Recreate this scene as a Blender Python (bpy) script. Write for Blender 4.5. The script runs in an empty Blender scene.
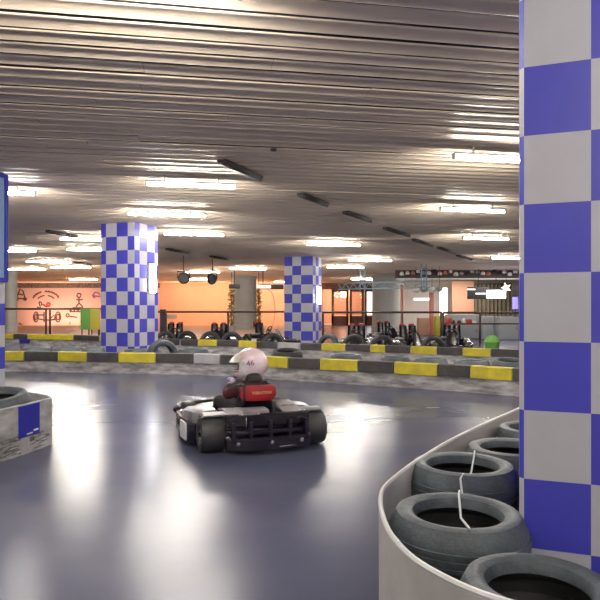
import bpy, bmesh, math, random
from mathutils import Vector, Matrix, Euler
R = math.radians
random.seed(7)
C = bpy.context.scene.collection
H = 2.85          # ceiling height
EYE = 1.15        # camera height

# ------------------------------------------------------------------ materials
def mat(name, col, rough=0.5, metal=0.0, emit=None, estr=0.0, var=None, vscale=6.0, bump=0.0, bscale=40.0, spec=0.5, alpha=None, coat=0.0, trans=0.0, stretch=None):
    m = bpy.data.materials.new(name); m.use_nodes = True
    nt = m.node_tree; b = nt.nodes['Principled BSDF']
    b.inputs['Base Color'].default_value = (*col, 1); b.inputs['Roughness'].default_value = rough
    b.inputs['Metallic'].default_value = metal; b.inputs['Specular IOR Level'].default_value = spec
    b.inputs['Coat Weight'].default_value = coat; b.inputs['Transmission Weight'].default_value = trans
    if emit: b.inputs['Emission Color'].default_value = (*emit, 1); b.inputs['Emission Strength'].default_value = estr
    tc = nt.nodes.new('ShaderNodeTexCoord'); mp = nt.nodes.new('ShaderNodeMapping')
    nt.links.new(tc.outputs['Object'], mp.inputs['Vector'])
    if stretch: mp.inputs['Scale'].default_value = stretch
    if var:
        n = nt.nodes.new('ShaderNodeTexNoise'); n.inputs['Scale'].default_value = vscale; n.inputs['Detail'].default_value = 6
        n.inputs['Roughness'].default_value = 0.65
        r = nt.nodes.new('ShaderNodeValToRGB')
        r.color_ramp.elements[0].position = 0.38; r.color_ramp.elements[1].position = 0.66
        r.color_ramp.elements[0].color = (*var, 1); r.color_ramp.elements[1].color = (*col, 1)
        nt.links.new(mp.outputs['Vector'], n.inputs['Vector']); nt.links.new(n.outputs['Fac'], r.inputs['Fac'])
        nt.links.new(r.outputs['Color'], b.inputs['Base Color'])
    if bump:
        n2 = nt.nodes.new('ShaderNodeTexNoise'); n2.inputs['Scale'].default_value = bscale; n2.inputs['Detail'].default_value = 3
        bp = nt.nodes.new('ShaderNodeBump'); bp.inputs['Strength'].default_value = bump; bp.inputs['Distance'].default_value = 0.01
        nt.links.new(mp.outputs['Vector'], n2.inputs['Vector']); nt.links.new(n2.outputs['Fac'], bp.inputs['Height'])
        nt.links.new(bp.outputs['Normal'], b.inputs['Normal'])
    return m

M = {}
M['slat'] = mat('slat_metal', (.96, .80, .62), .46, .0, var=(.90, .74, .56), vscale=.6, spec=.3)
M['slot_shade'] = mat('painted_slot_shade', (.05, .04, .035), .8)  # slat sides coloured dark, standing in for shade inside the gaps
M['dark_void'] = mat('dark_void', (.015, .013, .012), .9)
M['tube'] = mat('tube_light', (.9, .9, .9), .4, emit=(1, .94, .86), estr=185)
M['fixture'] = mat('fixture_grey', (.5, .48, .46), .5)
M['unlit'] = mat('unlit_fixture', (.025, .022, .02), .6)
M['col_blue'] = mat('column_blue', (.075, .078, .62), .42, var=(.070, .072, .56), vscale=3)
M['col_white'] = mat('column_white', (.62, .61, .67), .45, var=(.58, .57, .63), vscale=4)
M['yellow'] = mat('belt_yellow', (.80, .67, .035), .5, var=(.60, .50, .05), vscale=5)
M['black_belt'] = mat('belt_black', (.055, .048, .045), .55, var=(.085, .08, .078), vscale=7)
M['white_belt'] = mat('belt_white', (.58, .57, .56), .5, var=(.45, .44, .44), vscale=4)
M['base_panel'] = mat('base_panel', (.62, .60, .58), .45, var=(.20, .19, .19), vscale=3.2, stretch=(1, 1, 4))
M['clean_panel'] = mat('clean_panel', (.60, .58, .55), .4, var=(.50, .48, .45), vscale=3)
M['dirty_panel'] = mat('dirty_panel', (.66, .65, .64), .4, var=(.30, .29, .28), vscale=2.6, stretch=(1, 1, 2.5))
M['scuff'] = mat('scuff', (.10, .095, .09), .7, var=(.25, .24, .23), vscale=9)
M['blue_patch'] = mat('blue_patch', (.03, .035, .42), .4)
M['tyre'] = mat('tyre_rubber', (.115, .140, .160), .5, var=(.06, .072, .082), vscale=5, bump=.3, bscale=60)
M['tyre_pale'] = mat('tyre_dusty', (.22, .26, .29), .65, var=(.12, .14, .16), vscale=5, bump=.3, bscale=60)
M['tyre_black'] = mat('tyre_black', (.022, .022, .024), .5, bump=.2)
M['kart_tyre'] = mat('kart_tyre', (.030, .029, .032), .42, var=(.05, .05, .052), vscale=8)
M['rim'] = mat('rim_metal', (.35, .34, .33), .35, .8)
M['kart_black'] = mat('kart_black', (.010, .008, .013), .25, coat=.3)
M['kart_silver'] = mat('kart_silver', (.52, .51, .52), .28, .35, var=(.30, .29, .30), vscale=7)
M['kart_grey'] = mat('kart_grey', (.16, .16, .165), .4, .3)
M['plate_white'] = mat('plate_white', (.85, .85, .86), .4)
M['chrome'] = mat('chrome', (.75, .75, .77), .15, 1)
M['purple_black'] = mat('purple_black', (.011, .007, .018), .28)
M['red_pad'] = mat('red_pad', (.42, .012, .022), .5, var=(.30, .008, .015), vscale=10)
M['gold_text'] = mat('gold_text', (.85, .50, .22), .5)
M['jacket'] = mat('jacket_dark', (.022, .010, .016), .8)
M['jacket_red'] = mat('jacket_red', (.16, .010, .022), .8, var=(.05, .006, .012), vscale=14)
M['trousers'] = mat('trousers_dark', (.018, .012, .018), .8)
M['glove'] = mat('glove_purple', (.20, .09, .52), .6, var=(.75, .70, .85), vscale=26)
M['skin'] = mat('skin', (.36, .20, .13), .5)
M['helmet'] = mat('helmet_pink', (.95, .93, .94), .22, var=(.86, .58, .63), vscale=6, coat=.4)
M['helmet_lining'] = mat('helmet_lining', (.03, .025, .02), .8)
M['visor'] = mat('visor_cream', (.74, .72, .60), .12, coat=.5)
M['emblem'] = mat('emblem_blue', (.03, .05, .12), .5)
M['shoe'] = mat('shoe', (.03, .03, .03), .6)
M['hair'] = mat('hair', (.02, .013, .01), .6)
M['grey_pillar'] = mat('grey_pillar', (.42, .44, .42), .6, var=(.37, .39, .37), vscale=2)
M['rail'] = mat('rail_dark', (.10, .06, .05), .5, .3)
M['truss'] = mat('truss_blue', (.22, .36, .44), .5, .2)
M['wood'] = mat('door_wood', (.16, .055, .03), .45, var=(.10, .035, .02), vscale=3)
M['glass'] = mat('door_glass', (.9, .75, .66), .06, trans=.85)
M['bright_window'] = mat('bright_window', (.9, .9, .9), .4, emit=(1, .97, .93), estr=1.6)
M['black'] = mat('black_plastic', (.018, .018, .018), .5)
M['white_box'] = mat('white_box', (.80, .80, .78), .4)
M['lit_white'] = mat('lit_white', (.9, .9, .88), .4, emit=(1, .97, .90), estr=1.4)
M['lit_warm'] = mat('lit_warm', (.9, .8, .6), .4, emit=(1, .86, .60), estr=1.6)
M['lit_blue'] = mat('lit_blue', (.1, .1, .6), .4, emit=(.15, .12, 1), estr=2.5)
M['light_blue'] = mat('light_blue', (.30, .45, .75), .4)
M['appliance'] = mat('appliance_grey', (.38, .40, .43), .45)
M['counter'] = mat('counter_grey', (.30, .31, .33), .5)
M['tan'] = mat('tan_panel', (.52, .30, .20), .6)
M['olive'] = mat('olive_drape', (.16, .14, .09), .8, var=(.10, .09, .06), vscale=2)
M['green'] = mat('board_green', (.16, .42, .08), .5)
M['board_yellow'] = mat('board_yellow', (.62, .55, .06), .5)
M['leaf'] = mat('leaf', (.10, .13, .03), .6, var=(.25, .19, .04), vscale=4)
M['red'] = mat('red', (.50, .04, .03), .5)
M['pale_red'] = mat('pale_red', (.55, .20, .16), .5)
M['ink'] = mat('mural_ink', (.10, .045, .045), .7)
M['ink_red'] = mat('mural_red', (.55, .06, .06), .7)
M['ink_purple'] = mat('mural_purple', (.26, .10, .26), .7)
M['cord'] = mat('cord_pale', (.60, .62, .62), .5)
M['peach_wall'] = mat('peach_wall', (.74, .47, .33), .6, var=(.68, .42, .29), vscale=.5)
M['pink_wall'] = mat('pink_wall', (.72, .50, .44), .6, var=(.66, .45, .42), vscale=.5)
M['dim_wall'] = mat('dim_wall', (.62, .58, .55), .7)
M['header'] = mat('header_dark', (.10, .075, .07), .7)
M['fringe'] = mat('fringe', (.30, .26, .24), .7, var=(.06, .05, .05), vscale=9)
M['wrap_dark'] = mat('wrap_dark', (.05, .05, .09), .6)

# brand-free check of slats: anisotropic-looking ribs come from geometry, gap shade from dark slat sides
# floor: painted glossy concrete
def floor_mat():
    m = bpy.data.materials.new('track_floor'); m.use_nodes = True
    nt = m.node_tree; b = nt.nodes['Principled BSDF']; L = nt.links.new
    tc = nt.nodes.new('ShaderNodeTexCoord')
    mp = nt.nodes.new('ShaderNodeMapping'); mp.inputs['Scale'].default_value = (.55, 1.0, 1); mp.inputs['Rotation'].default_value = (0, 0, R(-14))
    L(tc.outputs['Object'], mp.inputs['Vector'])
    n = nt.nodes.new('ShaderNodeTexNoise'); n.inputs['Scale'].default_value = 1.1; n.inputs['Detail'].default_value = 4; n.inputs['Roughness'].default_value = .5
    L(mp.outputs['Vector'], n.inputs['Vector'])
    cr = nt.nodes.new('ShaderNodeValToRGB'); e = cr.color_ramp.elements
    e[0].position = .28; e[0].color = (.075, .085, .155, 1); e[1].position = .78; e[1].color = (.12, .125, .175, 1)
    L(n.outputs['Fac'], cr.inputs['Fac']); L(cr.outputs['Color'], b.inputs['Base Color'])
    rr = nt.nodes.new('ShaderNodeMapRange'); rr.inputs['From Min'].default_value = .2; rr.inputs['From Max'].default_value = .8
    rr.inputs['To Min'].default_value = .17; rr.inputs['To Max'].default_value = .30
    L(n.outputs['Fac'], rr.inputs['Value']); L(rr.outputs['Result'], b.inputs['Roughness'])
    n2 = nt.nodes.new('ShaderNodeTexNoise'); n2.inputs['Scale'].default_value = 2.6; n2.inputs['Detail'].default_value = 0
    mp2 = nt.nodes.new('ShaderNodeMapping'); mp2.inputs['Scale'].default_value = (.6, 1.5, 1); mp2.inputs['Rotation'].default_value = (0, 0, R(8))
    L(tc.outputs['Object'], mp2.inputs['Vector']); L(mp2.outputs['Vector'], n2.inputs['Vector'])
    bp = nt.nodes.new('ShaderNodeBump'); bp.inputs['Strength'].default_value = .10; bp.inputs['Distance'].default_value = .02
    L(n2.outputs['Fac'], bp.inputs['Height']); L(bp.outputs['Normal'], b.inputs['Normal'])
    b.inputs['Specular IOR Level'].default_value = .22
    return m
M['floor'] = floor_mat()

# ------------------------------------------------------------------ mesh helpers
class MB:
    def __init__(s): s.bm = bmesh.new(); s.mats = []
    def mi(s, m):
        if m not in s.mats: s.mats.append(m)
        return s.mats.index(m)
    def box(s, c, d, rot=None, bev=0.0, m=None, seg=2):
        i = s.mi(m) if m else 0
        mx = Matrix.Translation(Vector(c))
        if rot: mx = mx @ Euler(rot).to_matrix().to_4x4()
        t = bmesh.new(); bmesh.ops.create_cube(t, size=1)
        for v in t.verts: v.co = Vector((v.co.x * d[0], v.co.y * d[1], v.co.z * d[2]))
        if bev: bmesh.ops.bevel(t, geom=list(t.edges), offset=min(bev, min(d) * .49), segments=seg, affect='EDGES', profile=.6)
        s._merge(t, mx, i)
    def _merge(s, t, mx, i, smooth=False):
        vm = {}
        for v in t.verts: vm[v] = s.bm.verts.new(mx @ v.co)
        for f in t.faces:
            try:
                g = s.bm.faces.new([vm[v] for v in f.verts]); g.material_index = i; g.smooth = True
            except ValueError: pass
        t.free()
    def tube(s, pts, r, n=8, m=None, closed=False):
        i = s.mi(m) if m else 0
        P = [Vector(p) for p in pts]; rings = []; N = len(P)
        up = Vector((0, 0, 1))
        for k in range(N):
            if closed: t = P[(k + 1) % N] - P[k - 1]
            else: t = P[min(k + 1, N - 1)] - P[max(k - 1, 0)]
            t.normalize()
            a = up if abs(t.dot(up)) < .95 else Vector((1, 0, 0))
            u = t.cross(a).normalized(); w = t.cross(u).normalized()
            rr = r[k] if isinstance(r, (list, tuple)) else r
            rings.append([s.bm.verts.new(P[k] + (u * math.cos(q) + w * math.sin(q)) * rr) for q in [2 * math.pi * j / n for j in range(n)]])
        for k in range(N if closed else N - 1):
            A, B = rings[k], rings[(k + 1) % N]
            for j in range(n):
                f = s.bm.faces.new((A[j], A[(j + 1) % n], B[(j + 1) % n], B[j])); f.material_index = i; f.smooth = True
        if not closed:
            for g in (rings[0], rings[-1]):
                f = s.bm.faces.new(g); f.material_index = i
    def lathe(s, prof, n=32, mx=None, m=None, closed=True):
        """profile of (radius, z); axis z, closed ring profile"""
        i = s.mi(m) if m else 0; mx = mx or Matrix()
        rings = []
        for q in range(n):
            a = 2 * math.pi * q / n
            rings.append([s.bm.verts.new(mx @ Vector((r * math.cos(a), r * math.sin(a), z))) for r, z in prof])
        K = len(prof)
        for q in range(n):
            A, B = rings[q], rings[(q + 1) % n]
            for k in range(K if closed else K - 1):
                f = s.bm.faces.new((A[k], B[k], B[(k + 1) % K], A[(k + 1) % K])); f.material_index = i; f.smooth = True
    def loft(s, secs, m=None, cap=True):
        i = s.mi(m) if m else 0
        rings = [[s.bm.verts.new(p) for p in sec] for sec in secs]; n = len(rings[0])
        for A, B in zip(rings, rings[1:]):
            for j in range(n):
                f = s.bm.faces.new((A[j], A[(j + 1) % n], B[(j + 1) % n], B[j])); f.material_index = i; f.smooth = True
        if cap:
            for g in (rings[0], rings[-1]):
                f = s.bm.faces.new(g); f.material_index = i
    def quad(s, p, m=None):
        i = s.mi(m) if m else 0
        f = s.bm.faces.new([s.bm.verts.new(q) for q in p]); f.material_index = i
    def build(s, name, m=None, parent=None, loc=None, autosmooth=True):
        bmesh.ops.recalc_face_normals(s.bm, faces=list(s.bm.faces))
        for e in s.bm.edges:
            if len(e.link_faces) == 2 and e.calc_face_angle(0) > R(38): e.smooth = False
        me = bpy.data.meshes.new(name); s.bm.to_mesh(me); s.bm.free()
        if s.mats:
            for q in s.mats: me.materials.append(M[q])
        else: me.materials.append(M[m])
        o = bpy.data.objects.new(name, me); C.objects.link(o)
        if parent: o.parent = parent
        if loc: o.location = loc
        return o

def tag(o, label=None, cat=None, group=None, kind=None):
    if label: o['label'] = label
    if cat: o['category'] = cat
    if group: o['group'] = group
    if kind: o['kind'] = kind
    return o
def empty(name, loc=(0, 0, 0), rz=0):
    o = bpy.data.objects.new(name, None); C.objects.link(o); o.location = loc; o.rotation_euler = (0, 0, rz); o.empty_display_size = .1
    return o
def copy_tree(o, parent=None):
    c = o.copy(); C.objects.link(c)
    if parent: c.parent = parent
    for ch in [x for x in bpy.data.objects if x.parent == o]: copy_tree(ch, c)
    return c
def W(px, d, z=0.0):      # bearing of a feature as seen from the stand point, at distance d along the hall
    return Vector(((px - 300) * d / 600, d, z))
def zz(py, d): return EYE - (py - 308) * d / 600

def rounded(cx, y, cz, w, h, r, n=4):
    """rounded rectangle section in the xz plane"""
    out = []
    r = min(r, w / 2 * .98, h / 2 * .98)
    for (sx, sz, a0) in ((1, 1, 0), (-1, 1, 90), (-1, -1, 180), (1, -1, 270)):
        for k in range(n + 1):
            a = R(a0 + 90 * k / n)
            out.append(Vector((cx + sx * (w / 2 - r) + r * math.cos(a), y, cz + sz * (h / 2 - r) + r * math.sin(a))))
    return out

# ------------------------------------------------------------------ the setting
def struct(b, name, m=None, parent=None):
    o = b.build(name, m, parent)
    if not parent: o['kind'] = 'structure'
    return o
X0, X1, Y0, Y1 = -26, 19, -7, 41
b = MB(); b.quad([(X0, Y0, 0), (X1, Y0, 0), (X1, Y1, 0), (X0, Y1, 0)]); struct(b, 'floor', 'floor')
M['service_floor'] = mat('service_floor', (.70, .47, .35), .6, var=(.62, .42, .32), vscale=.8)
b = MB(); b.quad([(X0, 24, .004), (1.2, 24, .004), (1.2, Y1, .004), (X0, Y1, .004)]); struct(b, 'floor_service_area', 'service_floor')
# slatted metal ceiling
SY = R(9.5)
su, sv = Vector((math.cos(SY), math.sin(SY), 0)), Vector((-math.sin(SY), math.cos(SY), 0))
b = MB(); P = .205; b.mi('slat'); b.mi('slot_shade')
prof = [(.012, .045), (.012, .010), (.017, .003), (.028, 0), (.048, .008), (.10, .012), (.150, .008), (.170, 0), (.180, .003), (.184, .010), (.184, .045)]
rs = random.Random(3)
nv = int(58 / P)
for k in range(-60, nv):
    v0 = k * P
    jz = rs.uniform(0, .006) if v0 < 9 else rs.uniform(0, .004)
    jx = rs.uniform(-.004, .004); tilt = rs.uniform(-.006, .006)
    segs = [(-40, 40)]
    if v0 < 9: # planks butt together at joints, with small gaps
        j1 = rs.uniform(-9, 0); j2 = j1 + rs.uniform(3, 6)
        segs = [(-40, j1), (j1 + .002, j2), (j2 + .002, 40)]
    for (ua, ub) in segs:
        dz = rs.uniform(0, .004); dv = rs.uniform(-.008, .008) if v0 < 6.5 else 0
        A = []; B = []
        for (pv, pz) in prof:
            for (u, L) in ((ua, A), (ub, B)):
                q = su * u + sv * (v0 + pv + jx + dv); L.append(b.bm.verts.new((q.x, q.y, H + pz + jz + dz + tilt * (pv - .1))))
        for j in range(len(prof) - 1):
            f = b.bm.faces.new((A[j], A[j + 1], B[j + 1], B[j])); f.smooth = True
            f.material_index = 1 if j in (0, len(prof) - 2) else 0  # both slat sides take the painted gap shade
# clip to the room
for (co, no) in (((X0, 0, 0), (-1, 0, 0)), ((X1, 0, 0), (1, 0, 0)), ((0, Y0, 0), (0, -1, 0)), ((0, Y1, 0), (0, 1, 0))):
    bmesh.ops.bisect_plane(b.bm, geom=list(b.bm.verts) + list(b.bm.edges) + list(b.bm.faces), plane_co=co, plane_no=no, clear_outer=True)
struct(b, 'ceiling')
b = MB(); b.box(((X0 + X1) / 2, (Y0 + Y1) / 2, H + .25), (X1 - X0, Y1 - Y0, .1)); struct(b, 'ceiling_void', 'dark_void')

def wallbox(name, a, c, m):
    b = MB(); b.box([(a[i] + c[i]) / 2 for i in range(3)], [abs(c[i] - a[i]) for i in range(3)]); return struct(b, name, m)
XM = (160 - 300) * Y1 / 600
wallbox('wall_back_mural', (X0, Y1, 0), (XM, Y1 + .2, H + .2), 'pink_wall')
wallbox('wall_back', (XM, Y1, 0), (1.55, Y1 + .2, H + .2), 'peach_wall')
wallbox('wall_back_shop', (5.4, Y1, 0), (X1, Y1 + .2, H + .2), 'dim_wall')
wallbox('wall_back_lintel', (1.55, Y1, 2.45), (5.4, Y1 + .2, H + .2), 'wood')
wallbox('wall_left', (X0 - .2, Y0, 0), (X0, Y1 + .2, H + .2), 'dim_wall')
wallbox('wall_right', (X1, Y0, 0), (X1 + .2, Y1 + .2, H + .2), 'dim_wall')
wallbox('wall_rear', (X0, Y0 - .2, 0), (X1, Y0, H + .2), 'dim_wall')
wallbox('trim_1', (X0, Y1 - .10, 2.52), (XM, Y1 - .002, H), 'fringe')
# lobby behind the glazed doors
wallbox('wall_lobby', (1.0, Y1 + 4, 0), (6.2, Y1 + 4.2, H + .2), 'peach_wall')
wallbox('floor_lobby', (1.0, Y1 + .01, -.1), (6.2, Y1 + 4, 0), 'dim_wall')

# ------------------------------------------------------------------ chequered columns
def checker_column(name, corner, widths_front, widths_side, s, z0, odd_blue, label, cham=.022, a=R(20), top=H, use_left=True):
    """corner = front-left corner on plan; the front runs right and toward the viewer by angle a"""
    e1 = Vector((math.cos(a), -math.sin(a), 0)); e2 = Vector((math.sin(a), math.cos(a), 0))
    steps = []
    for w in widths_front: steps.append(e1 * w)
    if cham: steps.append((e1 + e2).normalized() * cham)
    for w in widths_side: steps.append(e2 * w)
    if cham: steps.append((e2 - e1).normalized() * cham)
    for w in reversed(widths_front): steps.append(-e1 * w)
    if cham: steps.append((-e1 - e2).normalized() * cham)
    for w in reversed(widths_side): steps.append(-e2 * w)
    if cham: steps.append((e1 - e2).normalized() * cham)
    p = Vector((0, 0, 0)); pts = [p]
    for q in steps: p = p + q; pts.append(p)
    b = MB(); zs = [0.0]; z = z0
    while z < top - .01:
        if z > .01: zs.append(z)
        z += s
    zs.append(top)
    for j in range(len(zs) - 1):
        k = math.floor(((zs[j] + zs[j + 1]) / 2 - z0) / s)
        for i in range(len(steps)):
            blue = ((k + i) % 2 == (1 if odd_blue else 0))
            b.quad([(*pts[i][:2], zs[j]), (*pts[i + 1][:2], zs[j]), (*pts[i + 1][:2], zs[j + 1]), (*pts[i][:2], zs[j + 1])], 'col_blue' if blue else 'col_white')
    bmesh.ops.remove_doubles(b.bm, verts=list(b.bm.verts), dist=1e-5)
    o = b.build(name, None, None, loc=corner); tag(o, label, 'column', kind='thing')
    return o, pts, e1, e2
NC = Vector(((524 - 300) / 600 * 2.146, 2.146, 0))
checker_column('checkered_column', NC, [.217, .27, .27], [.25, .25, .25], .245, .05, True, 'large blue and white checkered column close beside the near tyre stack')
s1 = .274; C1c = W(134.5, 11.86); e1 = Vector((math.cos(R(20)), -math.sin(R(20)), 0)); e2 = Vector((math.sin(R(20)), math.cos(R(20)), 0))
z0 = H - s1 * 11
checker_column('checkered_column', C1c - e1 * .80, [.12, .26, .26, .16], [.17, .26, .27, .12], s1, z0, False, 'checkered column with a bright lamp standing just behind the striped barrier, left of the kart', cham=0)
s2 = .308; z02 = H - s2 * 10; C2c = W(284.3, 20.0)
checker_column('checkered_column', C2c, [.285, .31, .41], [.30, .30, .30], s2, z02, True, 'small distant checkered column standing behind both striped barriers', cham=.0)
C4c = Vector((-4.02, 6.80, 0))
checker_column('checkered_column', C4c - e1 * .84, [.28, .28, .28], [.28, .28, .28], .274, H - .274 * 11, True, 'checkered column carrying a blue framed board, only its edge in view', cham=0)

# vertical lamps on the columns
def column_lamp(c, z1, z2, w, label):
    t = empty('column_lamp', (c.x, c.y, z1), -R(20)); tag(t, label, 'lamp', 'upright lamps on the columns')
    b = MB(); b.box((.0, 0, (z2 - z1) / 2), (.035, w, z2 - z1), bev=.01); b.build('lamp_housing', 'fixture', t)
    b = MB(); b.box((.026, 0, (z2 - z1) / 2), (.03, w * .86, (z2 - z1) * .96), bev=.012); b.build('diffuser', 'lit_lamp', t)
M['lit_lamp'] = mat('lit_lamp', (.95, .95, .95), .4, emit=(1, .98, .98), estr=24)
p = C1c + e2 * .565 + e1 * .02; column_lamp(p, 1.45, 2.07, .23, 'bright upright lamp on the checkered column left of the kart')
p = C2c + e1 * 1.03 + e2 * .50; column_lamp(p, 1.27, 1.87, .40, 'bright upright lamp on the distant checkered column')

# framed board on the left column
t = empty('framed_board', tuple(C4c + e2 * .57 + e1 * .01 + Vector((0, 0, 1.50))), R(70)); tag(t, 'pale blue board in a dark blue frame on the left edge column', 'sign')
b = MB()
b.box((0, -.03, 1.30), (.52, .04, .05)); b.box((0, -.03, 0), (.52, .04, .05)); b.box((.245, -.03, .65), (.045, .04, 1.3)); b.box((-.245, -.03, .65), (.045, .04, 1.3)); b.build('board_frame', 'blue_patch', t)
b = MB(); b.box((0, -.02, .65), (.46, .02, 1.26)); b.build('board_panel', 'light_blue', t)

# ------------------------------------------------------------------ plain grey pillars
def pillar(c, r, label):
    b = MB(); n = 28
    A = [(r * math.cos(2 * math.pi * k / n), r * math.sin(2 * math.pi * k / n)) for k in range(n)]
    b.loft([[Vector((x * q, y * q, z)) for x, y in A] for z, q in ((0, 1.06), (.25, 1.06), (.27, 1), (H - .14, 1), (H - .10, 1.05), (H, 1.05))])
    o = b.build('grey_pillar', 'grey_pillar', None, loc=c); tag(o, label, 'column', 'plain grey pillars', 'thing')
pillar(W(244.5, 32.6), .66, 'round grey pillar between the two orange wall stretches, behind the driver')
pillar(W(388, 30.3), .80, 'wide round grey pillar right of the wooden doors')
pillar(W(10.5, 28), .29, 'slim pale grey pillar left of the wall drawings')

# ------------------------------------------------------------------ ceiling tube lamps
def tube_light(c, L, rz, label, lit=True, grp='lit ceiling tubes'):
    t = empty('ceiling_tube_lamp', (c[0], c[1], H - .002), rz); tag(t, label, 'ceiling lamp', grp)
    b = MB(); b.box((0, 0, -.085), (L, .10, .022), bev=.006); b.build('lamp_housing', 'fixture', t)
    b = MB(); b.tube([(-L / 2 + .02, 0, -.118), (L / 2 - .02, 0, -.118)], .018, 10); b.build('tube', 'tube', t)
    for sx in (-1, 1):
        b = MB(); b.box((sx * (L / 2 - .012), 0, -.112), (.024, .05, .056), bev=.006); b.build('end_cap', 'fixture', t)
        b = MB(); b.box((sx * L * .3, 0, -.037), (.02, .02, .078)); b.build('hanger', 'fixture', t)
    return t
def cp(px, py): d = (H - .118 - EYE) * 600 / (308 - py); return Vector(((px - 300) * d / 600, d))
lit = [
 (148, 183, 235, 188, 'longest lit ceiling tube above the checkered column left of the kart'),
 (130, 213, 205, 217, 'lit ceiling tube directly over the top of the checkered column left of the kart'),
 (165, 233, 223, 236, 'lit ceiling tube just right of the top of the lamp-bearing left column'),
 (-40, 190, 22, 195, 'lit ceiling tube beside the blue framed board at the left edge'),
 (-20, 249, 35, 253, 'lit ceiling tube right of the left edge column, nearest of the three there'),
 (28, 260, 70, 264, 'lit ceiling tube above the wall drawings, nearest of the four there'),
 (8, 268, 45, 271, 'lit ceiling tube above the slim pale grey pillar'),
 (50, 266, 92, 269, 'lit ceiling tube above the middle of the wall drawings'),
 (66, 278, 101, 281, 'farthest lit ceiling tube over the wall drawings'),
 (70, 238, 102, 241, 'lit ceiling tube partly behind the top of the left checkered column, higher one'),
 (74, 249, 104, 251, 'lit ceiling tube partly behind the left checkered column, lower one'),
 (306, 243, 361, 247, 'lit ceiling tube above and right of the distant checkered column, nearest of three'),
 (345, 259, 395, 262, 'lit ceiling tube above the wide grey pillar'),
 (325, 266, 366, 269, 'lit ceiling tube above the wooden doors'),
 (349, 278, 379, 280.5, 'farthest lit ceiling tube, above the bright window by the doors'),
 (440, 208, 506, 213, 'lit ceiling tube on the right, between the two other right-hand ones'),
 (462, 237, 510, 240.5, 'lit ceiling tube above the counter area'),
 (466, 157, 540, 162, 'lit ceiling tube touching the upper part of the large near column'),
 (490, 257, 530, 259.5, 'lit ceiling tube partly behind the large near column, lowest one'),
 (183, 270.5, 222, 274, 'lit ceiling tube between the two round black hanging lamps'),
 (228, 267.5, 268, 270.5, 'lit ceiling tube above the grey pillar behind the driver'),
 (190, 279, 210, 280, 'small far lit ceiling tube behind the round black hanging lamps'),
 (272, 281, 300, 283, 'small far lit ceiling tube behind the distant checkered column'),
]
for (xa, ya, xb, yb, lab) in lit:
    m_ = cp((xa + xb) / 2, (ya + yb) / 2); Lp = (xb - xa) * m_.y / 600 / math.cos(R(12))
    tube_light(m_, max(1.15, min(1.5, Lp)), R(12), lab)
# same lamps carry on unseen behind; the one overhead added to light near ceiling
for i, (x, y) in enumerate([(-4.6, 3.4), (-.9, 2.9), (3.0, 3.6), (-6.8, -.6), (-2.8, -1.0), (1.2, -.6), (5.2, -.2), (-4.5, -4.4), (.5, -4.2), (5.6, 2.2), (8, 6.0), (-8.6, 4.0), (7.8, 11), (10.5, 16.5), (-10, 9.5)]):
    words_ = ['left of', 'straight above', 'right of', 'far left behind', 'left behind', 'just behind', 'right behind', 'rearmost left of', 'rearmost behind', 'beyond the near column from', 'far right of', 'far left of', 'right of the counter from', 'right wall side from', 'left wall side from'][i]
    tube_light((x, y), 1.25, R(12), 'lit ceiling tube ' + words_ + ' the viewer, out of the picture')
# dead fixtures in a line, and others
dead = [(218, 168, 262, 187, 'long dark unlit ceiling fixture, nearest in the diagonal line'),
        (298, 200, 328, 211, 'dark unlit ceiling fixture, second in the diagonal line'),
        (343, 217, 372, 226, 'dark unlit ceiling fixture, third in the diagonal line'),
        (383, 232, 410, 240, 'dark unlit ceiling fixture, fourth in the diagonal line'),
        (412, 243, 433, 249.5, 'dark unlit ceiling fixture, fifth in the diagonal line'),
        (437, 250.5, 456, 256.5, 'dark unlit ceiling fixture, sixth in the diagonal line'),
        (456, 258, 472, 262, 'dark unlit ceiling fixture, last and farthest in the diagonal line'),
        (45, 235, 78, 241, 'dark unlit ceiling fixture left of the checkered column with the lamp'),
        (165, 252, 190, 256, 'dark unlit ceiling fixture above the first round black hanging lamp'),
        (209, 259, 230, 262, 'dark unlit ceiling fixture above the second round black hanging lamp'),
        (72, 264, 92, 267, 'small dark unlit ceiling fixture above the wall drawings')]
def dead_fixture(pa, pb, label):
    c = (pa + pb) / 2; d = pb - pa; L = d.length * .86; rz = math.atan2(d.y, d.x)
    t = empty('unlit_ceiling_fixture', (c.x, c.y, H), rz); tag(t, label, 'ceiling lamp', 'unlit ceiling fixtures')
    b = MB(); b.loft([[Vector((x, -.06, 0)), Vector((x, .06, 0)), Vector((x, .045, -.05)), Vector((x, -.045, -.05))] for x in (-L / 2, L / 2)]); b.build('lamp_housing', 'unlit', t)
    b = MB(); b.tube([(-L / 2 + .05, -.045, -.066), (L / 2 - .05, -.045, -.066)], .014, 8); b.build('tube', 'unlit', t)
for (xa, ya, xb, yb, lab) in dead: dead_fixture(cp(xa, ya), cp(xb, yb), lab)
b = MB(); b.lathe([(0.0, -.02), (.03, -.02), (.035, 0), (0.0, 0)], 16, closed=False); q = cp(273.5, 160); o = b.build('smoke_detector', 'unlit', None, loc=(q.x, q.y, H)); tag(o, 'tiny black round sensor on the slatted ceiling', 'sensor')

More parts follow.
